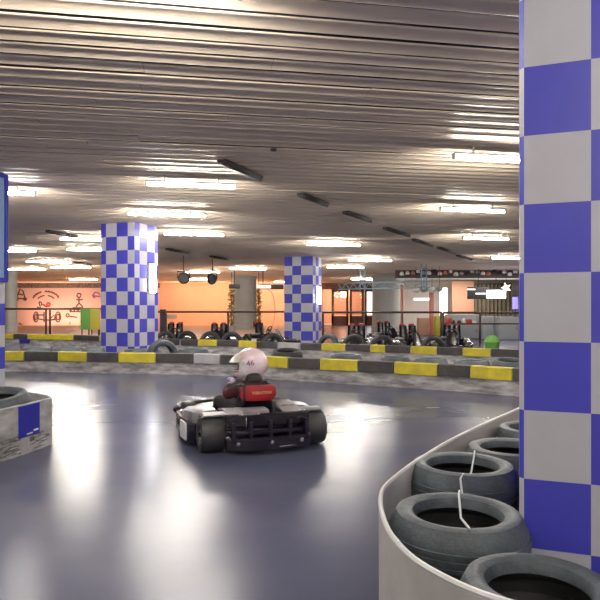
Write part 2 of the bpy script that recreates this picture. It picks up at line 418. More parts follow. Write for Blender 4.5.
# ------------------------------------------------------------------ barriers
def lerp_table(tab, x):
    for (a, va), (c, vc) in zip(tab, tab[1:]):
        if x <= c or (c, vc) == tab[-1]: 
            f = (x - a) / (c - a); return va + (vc - va) * f
def smooth_tab(tab, x): return (lerp_table(tab, x - 12) + lerp_table(tab, x) * 2 + lerp_table(tab, x + 12)) / 4
def ribbon(b, pts, z1, z2, th, m=None, wob=0, lean=0):
    P = [Vector((p[0], p[1], 0)) for p in pts]; secs = []
    for k in range(len(P)):
        t = (P[min(k + 1, len(P) - 1)] - P[max(k - 1, 0)]).normalized(); n = Vector((t.y, -t.x, 0))
        w = wob * math.sin(k * 1.7) + wob * .6 * math.sin(k * .73)
        q = P[k] + n * w
        rr = min(th * .3, .01)
        secs.append([q - n * th / 2 + Vector((0, 0, z1)), q + n * (th / 2 + lean) + Vector((0, 0, z1)), q + n * th / 2 + Vector((0, 0, z2 - rr)), q + n * (th / 2 - rr) + Vector((0, 0, z2)), q - n * (th / 2 - rr) + Vector((0, 0, z2)), q - n * th / 2 + Vector((0, 0, z2 - rr))])
    b.loft(secs, m)
def barrier(tab, belts, x_from, x_to, name, label, zb, zt, grp):
    t = empty(name, (0, 0, 0)); tag(t, label, 'barrier', grp)
    def pt(x, off=0):
        d = smooth_tab(tab, x) - off; return ((x - 300) * smooth_tab(tab, x) / 600, d)
    xs = [x_from + (x_to - x_from) * k / 90 for k in range(91)]
    b = MB(); ribbon(b, [pt(x) for x in xs], 0, zt - .012, .10, wob=.006, lean=.02); b.build('base_panel', 'base_panel', t)
    for (xa, xb, m) in belts:
        n = max(3, int((xb - xa) / 6)); b = MB()
        ribbon(b, [pt(xa + .5 + (xb - xa - 1.0) * k / n, .022) for k in range(n + 1)], zb, zt, .125)
        o = b.build('belt_section', {'y': 'yellow', 'k': 'black_belt', 'w': 'white_belt'}[m], t); o['label'] = {'y': 'yellow belt section', 'k': 'black belt section', 'w': 'white belt section'}[m]
    return t
t1 = [(-90, 370.5), (0, 371), (50, 371.3), (100, 372.8), (200, 374.5), (250, 377), (300, 381), (350, 383.5), (400, 387), (460, 391), (520, 396), (600, 404), (700, 416)]
tab1 = [(x, 690 / (y - 308)) for x, y in t1]
belts1 = [(-60, -32, 'y'), (-32, 2, 'k'), (2, 26, 'y'), (26, 60, 'k'), (60, 89, 'y'), (89, 120, 'k'), (120, 157, 'y'), (157, 195, 'k'), (195, 222, 'w'), (222, 254, 'k'), (254, 290, 'y'), (290, 321, 'k'), (321, 359, 'y'), (359, 395, 'k'), (395, 438, 'y'), (438, 471, 'k'), (471, 513, 'y'), (513, 552, 'k'), (552, 600, 'y'), (600, 650, 'k')]
barrier(tab1, belts1, -60, 650, 'track_barrier', 'nearer long barrier of yellow and black belts above a scuffed white base', .20, .365, 'striped track barriers')
tab2 = [(-90, 20.2), (0, 18.5), (75, 17.6), (93, 17.2), (130, 16.2), (170, 15.3), (250, 14.4), (290, 13.5), (340, 13.2), (420, 12.3), (510, 11.4), (600, 10.6), (720, 9.8)]
belts2 = [(-45, -15, 'k'), (-15, 15, 'y'), (15, 29, 'k'), (29, 75, 'y'), (75, 101, 'k'), (101, 140, 'y'), (140, 181, 'k'), (182, 199, 'k'), (199, 218, 'y'), (218, 240, 'k'), (240, 258, 'y'), (258, 279, 'k'), (279, 301, 'w'), (301, 322, 'k'), (322, 346, 'y'), (346, 371, 'k'), (371, 386, 'y'), (386, 411, 'k'), (411, 437, 'y'), (437, 463, 'k'), (463, 491, 'y'), (491, 523, 'k'), (523, 555, 'y'), (555, 600, 'k')]
bar2 = barrier(tab2, belts2, -60, 640, 'track_barrier', 'farther striped barrier in front of the parked karts', .215, .365, 'striped track barriers')
# blue marking on the far barrier's white base, left end
b = MB(); ribbon(b, [((x - 300) * smooth_tab(tab2, x) / 600, smooth_tab(tab2, x) - .09) for x in (21, 24, 27, 31)], .10, .21, .03); o = b.build('blue_sticker', 'blue_patch', bar2); o['label'] = 'blue marking'

def spline(pts, n=8):
    P = [Vector((*p, 0)) for p in pts]; out = []
    for i in range(len(P) - 1):
        p0, p1, p2, p3 = P[max(i - 1, 0)], P[i], P[i + 1], P[min(i + 2, len(P) - 1)]
        for k in range(n):
            t = k / n
            out.append(.5 * ((2 * p1) + (p2 - p0) * t + (2 * p0 - 5 * p1 + 4 * p2 - p3) * t * t + (3 * p1 - p0 - 3 * p2 + p3) * t ** 3))
    out.append(P[-1]); return [(q.x, q.y) for q in out]
# near right sheet
t = empty('track_barrier'); tag(t, 'plain pale sheet barrier curving around the near tyre stacks', 'barrier')
sheet = spline([(2.9, 5.5), (2.3, 5.1), (1.78, 4.6), (1.38, 4.09), (.876, 3.39), (.606, 2.96), (.48, 2.74), (.357, 2.49), (.315, 2.34), (.295, 2.15), (.30, 1.92), (.36, 1.70), (.52, 1.50), (.80, 1.40), (1.1, 1.36)])
b = MB(); ribbon(b, sheet, 0, .41, .012); b.build('base_panel', 'clean_panel', t)
b = MB(); b.tube([(x, y, .415) for x, y in sheet], .009, 6); o = b.build('top_edge', 'white_box', t); o['label'] = 'white rolled top edge'
# near left sheet
t = empty('track_barrier'); tag(t, 'scuffed white corner barrier with a blue patch at the left edge', 'barrier')
def left_pts(pts): return spline(pts, 6)
LP = [(-4.4, 5.9), (-3.4, 5.75), (-2.75, 5.55), (-2.28, 5.28), (-2.10, 5.06)]
LP2 = [(-2.10, 5.06), (-2.17, 4.75), (-2.235, 4.48), (-2.33, 4.1), (-2.5, 3.6), (-2.85, 3.1)]
b = MB(); ribbon(b, left_pts(LP), 0, .395, .02); ribbon(b, left_pts(LP2), 0, .395, .02, wob=.004); b.build('base_panel', 'dirty_panel', t)
def on_left(f0, f1, z1, z2, off, nm, m, lab):
    pts = []
    A, Bq = Vector((-2.10, 5.06, 0)), Vector((-2.235, 4.48, 0))
    n_ = Vector((.974, -.227, 0))
    for k in range(5):
        f = f0 + (f1 - f0) * k / 4; q = A.lerp(Bq, f) + n_ * off; pts.append((q.x, q.y))
    b = MB(); ribbon(b, pts, z1, z2, .008); o = b.build(nm, m, t); o['label'] = lab
on_left(.29, .70, .135, .385, .016, 'blue_sticker', 'blue_patch', 'blue square patch')
on_left(.33, .42, .165, .178, .022, 'torn_flake', 'white_box', 'torn white flake'); on_left(.45, .56, .150, .160, .022, 'torn_flake', 'white_box', 'torn white flake')
# black scuff lines low on the panel
b = MB(); rs2 = random.Random(5)
A, Bq = Vector((-2.10, 5.06, 0)), Vector((-2.235, 4.48, 0)); n_ = Vector((.974, -.227, 0))
for k in range(46):
    f = rs2.uniform(.05, 1.0); z = .02 + rs2.random() * .13; L = rs2.uniform(.06, .30)
    q0 = A.lerp(Bq, f) + n_ * .013; q1 = A.lerp(Bq, min(1.1, f + L)) + n_ * .013; dz = rs2.uniform(-.02, .02); w = rs2.uniform(.002, .009)
    b.quad([(q0.x, q0.y, z), (q1.x, q1.y, z + dz), (q1.x, q1.y, z + dz + w), (q0.x, q0.y, z + w * 1.6)])
o = b.build('scuff_marks', 'scuff', t); o['label'] = 'black rubber scuffs'

# ------------------------------------------------------------------ tyres
def tyre_mesh(r, ri, h, key):
    b = MB(); w = r - ri; prof = []
    pr = [(ri, .22), (ri + .003, .12), (ri + w * .10, .05), (ri + w * .28, .012), (ri + w * .50, .0), (ri + w * .70, .03), (r - .018, .12), (r - .005, .24), (r, .38)]
    prof = [(a, z * h) for a, z in pr] + [(a, h - z * h) for a, z in reversed(pr)]
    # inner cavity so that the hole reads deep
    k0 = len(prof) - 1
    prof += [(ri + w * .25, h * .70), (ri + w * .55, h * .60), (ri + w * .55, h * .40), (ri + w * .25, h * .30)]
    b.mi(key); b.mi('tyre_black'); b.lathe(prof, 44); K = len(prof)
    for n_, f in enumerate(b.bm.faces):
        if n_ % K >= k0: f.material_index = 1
    for k in range(3): # tread ribs
        z = h * (.38 + .12 * k); n = 44
        b.lathe([(r - .004, z - .008), (r + .004, z - .006), (r + .004, z + .006), (r - .004, z + .008)], n)
    me = b.build('barrier_tyre', key); m_ = me.data; bpy.data.objects.remove(me); return m_
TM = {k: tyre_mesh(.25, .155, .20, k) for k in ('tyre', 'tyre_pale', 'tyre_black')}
def tyre(c, label, key='tyre', r=.25, h=.20, z=0, rot=(0, 0, 0), grp='tyres stacked inside the barriers'):
    o = bpy.data.objects.new('barrier_tyre', TM[key]); C.objects.link(o)
    o.location = (c[0], c[1], z); o.scale = (r / .25, r / .25, h / .20); o.rotation_euler = rot
    tag(o, label, 'tyre', grp); return o
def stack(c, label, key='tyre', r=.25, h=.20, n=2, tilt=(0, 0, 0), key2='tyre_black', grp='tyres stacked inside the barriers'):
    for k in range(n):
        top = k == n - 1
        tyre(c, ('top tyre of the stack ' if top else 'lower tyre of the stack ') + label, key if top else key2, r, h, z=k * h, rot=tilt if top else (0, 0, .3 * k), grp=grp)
stack((.775, 2.86), 'beside the large near column, with a cord across it', r=.258, h=.208)
stack((.578, 2.20), 'nearest to the viewer, inside the curved pale sheet', r=.250, h=.206)
stack((.66, 1.66), 'below the nearest one, at the foot of the large column', r=.22, h=.2)
stack((1.15, 3.27), 'third away along the pale sheet, half behind the column', r=.25, h=.2)
stack((1.49, 3.80), 'fourth away along the pale sheet', r=.24, h=.2)
stack((1.95, 4.38), 'farthest along the pale sheet', r=.25, h=.2)
stack((-2.51, 4.96), 'inside the left corner barrier, behind its blue patch', key='tyre', r=.27, h=.225, tilt=(R(8), 0, 0))
stack((-2.53, 4.42), 'cut by the left picture edge inside the corner barrier', key='tyre', r=.25, h=.195)
stack((-3.12, 5.12), 'outside the picture in the left corner barrier', key='tyre', r=.26, h=.2)
# cord lying over the near tyres
t_ = []
for (x, y, z) in [(.90, 3.12, .33), (.895, 3.09, .40), (.885, 3.04, .424), (.865, 2.98, .415), (.81, 2.84, .37), (.735, 2.67, .385), (.715, 2.63, .422), (.69, 2.58, .418), (.67, 2.47, .36), (.64, 2.41, .416), (.62, 2.34, .42), (.59, 2.2, .38), (.56, 1.98, .42)]: t_.append((x, y, z))
b = MB(); b.tube(t_, .0045, 6); o = b.build('cord', 'cord'); tag(o, 'thin pale cord lying across the two nearest tyres', 'cord')
# between the barriers
G = 'tyres between the two striped barriers'
stack(W(5, 11.6), 'at the left edge behind the nearer barrier', 'tyre_pale', r=.28, grp=G)
stack(W(36, 11.55), 'second from left behind the nearer barrier', 'tyre_pale', r=.28, grp=G)
stack(W(66, 11.5), 'third from left behind the nearer barrier', 'tyre_pale', r=.27, grp=G)
stack(W(93, 11.4), 'just left of the lamp-bearing checkered column', 'tyre_pale', r=.22, grp=G)
stack(W(137, 11.1), 'at the foot of the lamp-bearing checkered column', 'tyre', r=.24, h=.195, grp=G)
stack(W(193, 11.05), 'right of the upright tyre', 'tyre', r=.29, grp=G)
tyre(W(160, 10.98), 'dark tyre standing upright beside the lamp-bearing checkered column', 'tyre', r=.29, h=.2, z=.29, rot=(R(90), 0, R(38)), grp=G)
stack(W(287, 10.3), 'directly right of the driver helmet, with its dark hole showing', 'tyre_black', r=.27, h=.215, grp=G, tilt=(R(7), 0, 0))
stack(W(345, 9.75), 'first right of the driver helmet group, behind a yellow belt', 'tyre', r=.27, grp=G)
stack(W(395, 9.25), 'behind the black belt left of the broad yellow one', 'tyre', r=.235, grp=G)
stack(W(431, 9.0), 'behind the broad yellow belt on the right', 'tyre_pale', r=.25, grp=G)
stack(W(472, 8.65), 'second left of the large near column', 'tyre_pale', r=.255, grp=G)
stack(W(510, 8.4), 'half behind the large near column, dark hole showing', 'tyre', r=.25, h=.215, grp=G, tilt=(R(6), 0, 0))

# ------------------------------------------------------------------ karts
def text_mesh(s, size, ext=.001):
    cu = bpy.data.curves.new('lettering', 'FONT'); cu.body = s; cu.size = size; cu.align_x = 'CENTER'; cu.align_y = 'CENTER'; cu.extrude = ext; cu.resolution_u = 2
    o = bpy.data.objects.new('lettering', cu); C.objects.link(o)
    dg = bpy.context.evaluated_depsgraph_get(); me = bpy.data.meshes.new_from_object(o.evaluated_get(dg))
    bpy.data.objects.remove(o); bpy.data.curves.remove(cu); return me

def wheel(x, y, r, w, parent, name):
    b = MB(); mx = Matrix.Translation((x, y, r)) @ Matrix.Rotation(R(90), 4, 'Y')
    h = w / 2; ri = r * .46
    b.lathe([(ri, -h * .8), (ri + .01, -h * .93), (r * .72, -h), (r * .93, -h * .92), (r * .99, -h * .66), (r, 0), (r * .99, h * .66), (r * .93, h * .92), (r * .72, h), (ri + .01, h * .93), (ri, h * .8)], 36, mx)
    o = b.build(name, 'kart_tyre', parent)
    b = MB()
    b.lathe([(0, -h * .55), (ri * .5, -h * .6), (ri * .85, -h * .45), (ri + .003, -h * .86), (ri + .003, h * .86), (ri * .85, h * .45), (ri * .5, h * .6), (0, h * .55)], 24, mx, closed=False)
    for k in range(3):
        a = 2 * math.pi * k / 3
        for sg in (-1, 1): b.box((x + sg * h * .62, y + ri * .3 * math.cos(a), r + ri * .3 * math.sin(a)), (.012, .014, .014))
    b.build('rim', 'rim', o)

def make_kart(tall=False, trim='kart_silver', padmat='red_pad'):
    k = empty('go_kart')
    # chassis
    b = MB()
    for s in (-1, 1):
        b.tube([(s * .22, -.15, .08), (s * .30, .3, .06), (s * .30, .8, .06), (s * .16, 1.25, .07)], .016)
        b.tube([(s * .16, 1.25, .07), (s * .44, 1.05, .10)], .016)
    b.tube([(-.53, 0, .14), (.53, 0, .14)], .018); b.tube([(-.30, .45, .06), (.30, .45, .06)], .014); b.tube([(-.2, 1.2, .07), (.2, 1.2, .07)], .014)
    b.build('chassis_frame', 'kart_black', k)
    b = MB(); b.loft([[Vector((-w, y, .045)), Vector((w, y, .045)), Vector((w, y, .053)), Vector((-w, y, .053))] for y, w in ((.35, .28), (.8, .28), (1.25, .17))]); b.build('floor_pan', 'kart_grey', k)
    wheel(-.43, 0, .143, .20, k, 'rear_tyre'); wheel(.43, 0, .143, .20, k, 'rear_tyre')
    wheel(-.43, 1.08, .125, .13, k, 'front_tyre'); wheel(.43, 1.08, .125, .13, k, 'front_tyre')
    # rear bumper
    b = MB()
    def beam(z, h, y, w, th, bow=.05):
        secs = []
        for j in range(13):
            x = -w + 2 * w * j / 12; yy = y + bow * (abs(x) / w) ** 3
            secs.append([Vector((x, yy - th / 2, z - h / 2 + .012)), Vector((x, yy - th / 2, z + h / 2 - .012)), Vector((x, yy - th / 2 + .012, z + h / 2)), Vector((x, yy + th / 2, z + h / 2)), Vector((x, yy + th / 2, z - h / 2)), Vector((x, yy - th / 2 + .012, z - h / 2))])
        b.loft(secs)
    beam(.085, .10, -.235, .345, .07); beam(.175, .035, -.225, .34, .05)
    for x in (-.30, -.16, 0, .16, .30): b.box((x, -.225, .18), (.03, .045, .17), bev=.008)
    b.build('rear_bumper', 'purple_black', k)
    b = MB(); beam(.265, .10, -.20, .34, .05, .04); b.box((0, -.16, .19), (.56, .02, .22), bev=.006); b.build('rear_panel', 'kart_black', k)
    for (x, z) in ((-.27, .10), (0, .10), (.25, .10)):
        b = MB(); b.lathe([(0, 0), (.014, 0), (.017, .01), (0, .012)], 12, Matrix.Translation((x, -.262 + .02 * abs(x), z)) @ Matrix.Rotation(R(90), 4, 'X'), closed=False); b.build('bolt', 'chrome', k)
    b = MB(); b.box((-.17, -.222, .318), (.17, .012, .010), bev=.004); b.build('chrome_strip', 'chrome', k)
    b = MB(); b.tube([(-.20, -.232, .30), (-.20, -.232, .20), (.0, -.24, .205)], .004, 6); b.build('cable', 'chrome', k)
    b = MB(); b.tube([(.06, -.275, .062), (.20, -.27, .066)], .006, 6); b.build('lower_strip', 'chrome', k)
    # side pods
    for s in (-1, 1):
        b = MB(); secs = []
        for (y, xo, xi, zt, zb) in ((.20, .49, .33, .300, .08), (.26, .535, .33, .305, .06), (.45, .56, .32, .290, .05), (.70, .56, .32, .262, .05), (.84, .53, .33, .242, .06), (.90, .48, .36, .220, .09)):
            x1, x2 = s * xi, s * xo
            secs.append([Vector((x1, y, zb)), Vector((x1, y, zt - .02)), Vector((x1 + s * .02, y, zt)), Vector((x2 - s * .06, y, zt - .004)), Vector((x2 - s * .02, y, zt - .03)), Vector((x2 - s * .01, y, zt - .08)), Vector((x2 - s * .02, y, zb + .03)), Vector((x2 - s * .04, y, zb))])
        b.loft(secs); o = b.build('side_pod', trim, k)
        b = MB(); P = [(s * .52, .165, .13), (s * .55, .19, .13), (s * .57, .30, .13), (s * .578, .55, .125), (s * .568, .80, .12), (s * .53, .91, .12), (s * .46, .95, .12)]
        secs = []
        for q in range(len(P)):
            p = Vector(P[q]); t_ = (Vector(P[min(q + 1, 6)]) - Vector(P[max(q - 1, 0)])).normalized(); n = Vector((t_.y, -t_.x, 0)) * s
            secs.append([p - n * .022 + Vector((0, 0, -.095)), p + n * .012 + Vector((0, 0, -.10)), p + n * .024 + Vector((0, 0, -.06)), p + n * .016 + Vector((0, 0, 0)), p + n * .024 + Vector((0, 0, .05)), p + n * .010 + Vector((0, 0, .075)), p - n * .022 + Vector((0, 0, .07))])
        b.loft(secs); o = b.build('side_bumper', 'kart_black', k)
        b = MB(); b.tube([(s * .572, .24, .215), (s * .585, .50, .205), (s * .58, .80, .195), (s * .54, .90, .19)], .008, 6); b.build('trim_line', 'chrome', o)
        b = MB(); b.box((s * .597, .33, .125), (.012, .20, .145), rot=(0, 0, s * R(-4)), bev=.005); o2 = b.build('number_plate', 'plate_white', o); o2['label'] = 'blank white plate'
        b = MB(); b.box((s * .602, .60, .15), (.012, .13, .06), bev=.005); b.build('side_vent', 'black', o)
        # arch over the rear wheel
        b = MB(); secs = []
        for q in range(11):
            a = R(66 + 80 * (10 - q) / 10); rr = .172
            secs.append([Vector((s * x, -rr_ * math.cos(a), .143 + rr_ * math.sin(a))) for (x, rr_) in ((.315, rr), (.50, rr), (.512, rr - .02), (.50, rr - .012), (.315, rr - .012))])
        b.loft(secs); b.build('wheel_arch', trim, k)
        b = MB(); secs = []
        for (y, z) in ((-.12, .300), (-.02, .318), (.1, .322), (.25, .300)):
            secs.append([Vector((s * .15, y, z)), Vector((s * .32, y, z + .003)), Vector((s * .32, y, z - .014)), Vector((s * .15, y, z - .014))])
        b.loft(secs); b.build('rear_deck', trim, k)
    # nose
    b = MB(); secs = []
    for (x, y0, y1, zt) in ((-.44, 1.22, 1.36, .13), (-.38, 1.22, 1.44, .165), (-.22, 1.20, 1.50, .19), (0, 1.18, 1.53, .20), (.22, 1.20, 1.50, .19), (.38, 1.22, 1.44, .165), (.44, 1.22, 1.36, .13)):
        secs.append([Vector((x, y0, .06)), Vector((x, y0, zt - .03)), Vector((x, y0 + .05, zt)), Vector((x, y1 - .08, zt - .02)), Vector((x, y1, zt - .07)), Vector((x, y1, .06))])
    b.loft(secs); b.build('nose_cone', trim, k)
    b = MB(); b.tube([(-.46, 1.22, .14), (-.50, 1.30, .14), (-.46, 1.44, .14), (-.36, 1.54, .14), (0, 1.60, .14), (.36, 1.54, .14), (.46, 1.44, .14), (.50, 1.30, .14), (.46, 1.22, .14)], .045, 10); b.build('front_bumper', 'kart_black', k)
    b = MB()
    secs = []
    for (t_, w) in ((0, .22), (.3, .26), (.7, .22), (1, .15)):
        y = 1.12 - .26 * t_; z = .14 + .33 * t_
        secs.append([Vector((-w / 2, y, z)), Vector((0, y + .03, z + .01)), Vector((w / 2, y, z)), Vector((w / 2, y - .012, z - .01)), Vector((0, y + .018, z)), Vector((-w / 2, y - .012, z - .01))])
    b.loft(secs); b.build('front_fairing', trim, k)
    # steering
    b = MB(); b.tube([(0, 1.10, .10), (0, .62, .395)], .012); b.build('steering_column', 'kart_grey', k)
    tl = R(52); c = Vector((0, .585, .425)); ux = Vector((1, 0, 0)); uz = Vector((0, -math.sin(R(30)) * -1, math.cos(R(30))))
    b = MB(); b.tube([c + ux * .14 * math.cos(a) + uz * .12 * math.sin(a) for a in [2 * math.pi * q / 28 for q in range(28)]], .014, 8, closed=True)
    for a in (R(0), R(180), R(270)): b.tube([c, c + ux * .14 * math.cos(a) + uz * .12 * math.sin(a)], .010, 6)
    b.lathe([(0, -.012), (.035, -.012), (.035, .012), (0, .012)], 16, Matrix.Translation(c) @ Matrix.Rotation(R(-60), 4, 'X'), closed=False)
    b.build('steering_wheel', 'black', k)
    # seat
    b = MB(); secs = []
    hb = .62 if tall else .40
    spine = [(.62, .10, .15), (.50, .085, .17), (.36, .09, .175), (.24, .14, .175), (.18, .24, .17), (.15, .34, .165), (.13, hb, .15)]
    for (y, z, w) in spine:
        sec = []
        for j in range(11):
            a = math.pi * j / 10; x = -w * math.cos(a); lift = .10 * (abs(x) / w) ** 2.5
            f = 1 if z < .12 else .0
            sec.append(Vector((x, y + (1 - f) * lift * .9, z + f * lift)))
        for j in range(10, -1, -1):
            q = sec[j]; sec.append(q + Vector((0, -.012 if z > .12 else 0, -.012 if z <= .12 else -.002)))
        secs.append(sec)
    b.loft(secs); seat = b.build('seat', 'kart_black', k)
    if tall:
        for v in seat.data.vertices: v.co.x = v.co.x * .72 - .14
        s2_ = bpy.data.objects.new('seat', seat.data); C.objects.link(s2_); s2_.parent = k; s2_.location.x = .28
    b = MB(); secs = []
    n_ = 13
    pz0, pz1 = (.37, .505) if not tall else (.50, .66)
    for j in range(n_):
        f = -1 + 2 * j / (n_ - 1); x = f * .152; sc = (1 - abs(f) ** 6 * .35); yy = .085 + .05 * f * f
        sec = []
        for q in range(12):
            a = 2 * math.pi * q / 12; ca, sa = math.cos(a), math.sin(a)
            ex = lambda v: math.copysign(abs(v) ** .55, v)
            sec.append(Vector((x, yy + .035 * ex(ca) * sc, (pz0 + pz1) / 2 + (pz1 - pz0) / 2 * ex(sa) * sc)))
        secs.append(sec)
    b.loft(secs); pad = b.build('seat_pad', padmat, k)
    if not tall: pad['label'] = 'red padded seat back with small lettering'
    b = MB(); secs = []
    for x in (-.138, -.116):
        sec = []
        for q in range(12):
            a = 2 * math.pi * q / 12; ca, sa = math.cos(a), math.sin(a); ex = lambda v: math.copysign(abs(v) ** .55, v)
            sec.append(Vector((x, .125 + .039 * ex(ca), (pz0 + pz1) / 2 + ((pz1 - pz0) / 2 + .004) * ex(sa))))
        secs.append(sec)
    b.loft(secs); strap = b.build('strap', 'black', pad)
    if tall:
        for v in pad.data.vertices: v.co.x = v.co.x * .55 - .14
        for v in strap.data.vertices: v.co.x = v.co.x * .55 - .14
        p2 = bpy.data.objects.new('seat_pad', pad.data); C.objects.link(p2); p2.parent = k; p2.location.x = .28
    if not tall:
        me = text_mesh('VIBRATION', .036); me.materials.append(M['gold_text'])
        for v in me.vertices:
            x, y, z = v.co; X = x * .95 + .014; f = X / .152; yy = .085 + .05 * f * f
            v.co = (X, yy - .0375 - z, .442 + y)
        o = bpy.data.objects.new('lettering', me); C.objects.link(o); o.parent = pad; o['label'] = 'pale gold lettering'
    # engine, tank, exhaust
    b = MB(); b.box((.24, .16, .14), (.15, .24, .16), bev=.02)
    for q in range(6): b.box((.24, .16, .225 + q * .012), (.14, .18, .006), bev=.002)
    b.build('engine', 'kart_grey', k)
    b = MB(); b.loft([rounded(.235, y, .322, w, h, .02) for y, w, h in ((.05, .12, .03), (.08, .17, .045), (.24, .18, .05), (.29, .13, .03))]); b.build('engine_cover', 'kart_silver', k)
    b = MB(); b.tube([(.24, .05, .20), (.24, -.03, .21), (.12, -.09, .21), (-.12, -.09, .21)], [.02, .02, .045, .045], 12); b.build('exhaust', 'kart_grey', k)
    b = MB(); b.loft([rounded(-.10, y, .30, w, h, .025) for y, w, h in ((-.10, .20, .04), (-.06, .28, .06), (.03, .28, .065), (.07, .22, .045))]); b.build('fuel_tank', 'kart_silver', k)
    return k

KP = (-.31, 4.95, 0); KY = R(20)
kart = make_kart(); kart.location = KP; kart.rotation_euler = (0, 0, KY)
tag(kart, 'black and silver racing kart with a red seat pad, driving on the track', 'kart')

# ------------------------------------------------------------------ driver
def skin_mesh(name, joints, edges, sub=2, root=0):
    me = bpy.data.meshes.new(name); me.from_pydata([j[:3] for j in joints], edges, []); me.update()
    o = bpy.data.objects.new(name, me); C.objects.link(o)
    md = o.modifiers.new('s', 'SKIN'); sv_ = me.skin_vertices[0].data
    for i, j in enumerate(joints): r = j[3]; sv_[i].radius = (r, j[4] if len(j) > 4 else r); sv_[i].use_root = (i == root)
    md.use_smooth_shade = True
    m2 = o.modifiers.new('u', 'SUBSURF'); m2.levels = sub; m2.render_levels = sub
    dg = bpy.context.evaluated_depsgraph_get(); res = bpy.data.meshes.new_from_object(o.evaluated_get(dg))
    bpy.data.objects.remove(o); 
    for p in res.polygons: p.use_smooth = True
    return res
driver = empty('person'); driver.location = KP; driver.rotation_euler = (0, 0, KY)
tag(driver, 'seated kart driver in a pinkish white helmet and dark red jacket, head turned left', 'person')
head = Vector((-.005, .335, .665)); HY = R(56)
hf = Vector((-math.sin(HY), math.cos(HY), 0)); hr = Vector((math.cos(HY), math.sin(HY), 0))   # head forward / right
J = [(0, .37, .18, .095), (0, .30, .30, .10, .085), (0, .245, .43, .105, .085), (0, .26, .505, .06), (0, .29, .56, .045),        # 0-4 pelvis..neck
     (head.x, head.y, head.z - .01, .085), (head.x, head.y, head.z + .055, .06),                                                 # 5-6 head
     (-.122, .27, .462, .046), (-.215, .39, .385, .038), (-.150, .53, .462, .024), (-.125, .560, .488, .014),                     # 7-10 left arm
     (.122, .27, .462, .046), (.205, .39, .375, .038), (.160, .53, .428, .024), (.135, .556, .448, .014),                           # 11-14 right arm
     (-.085, .42, .175, .075), (-.20, .74, .30, .052), (-.15, 1.04, .13, .038), (-.15, 1.14, .155, .032),                        # 15-18
     (.085, .42, .175, .075), (.20, .74, .30, .052), (.15, 1.04, .13, .038), (.15, 1.14, .155, .032)]                            # 19-22
E = [(0, 1), (1, 2), (2, 3), (3, 4), (4, 5), (5, 6), (2, 7), (7, 8), (8, 9), (9, 10), (2, 11), (11, 12), (12, 13), (13, 14), (0, 15), (15, 16), (16, 17), (17, 18), (0, 19), (19, 20), (20, 21), (21, 22)]
me = skin_mesh('body', J, E); me.materials.append(M['skin'])
body = bpy.data.objects.new('body', me); C.objects.link(body); body.parent = driver
# jacket: trunk and sleeves
def grow(js, g): return [(*j[:3], j[3] + g, (j[4] if len(j) > 4 else j[3]) + g) for j in js]
Jj = grow([J[0], J[1], J[2], J[3], J[7], J[8], J[9], J[11], J[12], J[13]], .014)
me = skin_mesh('jacket', Jj, [(0, 1), (1, 2), (2, 3), (2, 4), (4, 5), (5, 6), (2, 7), (7, 8), (8, 9)]); me.materials.append(M['jacket_red']); me.materials.append(M['jacket'])
for p in me.polygons: # black shoulders, red lower back and sleeve panels
    c = p.center; p.material_index = 1 if (c.z > .46 or c.y > .40 or abs(c.x) < .05) else 0
jk = bpy.data.objects.new('jacket', me); C.objects.link(jk); jk.parent = driver
Jt = grow([J[0], J[15], J[16], J[17], J[19], J[20], J[21]], .012)
me = skin_mesh('trousers', Jt, [(0, 1), (1, 2), (2, 3), (0, 4), (4, 5), (5, 6)]); me.materials.append(M['trousers'])
o = bpy.data.objects.new('trousers', me); C.objects.link(o); o.parent = driver
for s in (-1, 1):
    me = skin_mesh('shoe', [(s * .15, 1.02, .10, .042), (s * .15, 1.08, .105, .04), (s * .15, 1.17, .15, .034), (s * .15, 1.20, .165, .028)], [(0, 1), (1, 2), (2, 3)]); me.materials.append(M['shoe'])
    o = bpy.data.objects.new('shoe', me); C.objects.link(o); o.parent = driver
# gloves: palm and five fingers closed round the wheel rim
def glove(w, axis_out, s):
    w = Vector(w); root = bmesh.new()
    js = [(*(w + Vector((s * -.0, -.045, -.02))), .026), (*w, .028), (*(w + Vector((0, .030, .006))), .026)]; es = [(0, 1), (1, 2)]
    for q in range(4):
        o_ = Vector((s * (.030 - .017 * q), .040, .012 - .004 * q)); L = (.026, .030, .028, .022)[q]
        a = w + o_; b_ = a + Vector((0, L * .7, -.006)); c_ = b_ + Vector((0, .002, -L * .9)); d_ = c_ + Vector((0, -L * .6, -.004))
        i = len(js); js += [(*a, .0095), (*b_, .009), (*c_, .0085), (*d_, .008)]; es += [(2, i), (i, i + 1), (i + 1, i + 2), (i + 2, i + 3)]
    i = len(js); a = w + Vector((-s * .026, .008, 0)); b_ = a + Vector((-s * .010, .020, -.010)); c_ = b_ + Vector((s * .006, .016, -.014))
    js += [(*a, .012), (*b_, .011), (*c_, .009)]; es += [(1, i), (i, i + 1), (i + 1, i + 2)]
    me = skin_mesh('glove', js, es, 1, 1); me.materials.append(M['glove'])
    o = bpy.data.objects.new('glove', me); C.objects.link(o); o.parent = driver; o['label'] = 'purple and white glove'; 
glove((-.122, .560, .495), 0, -1); glove((.135, .556, .455), 0, 1)
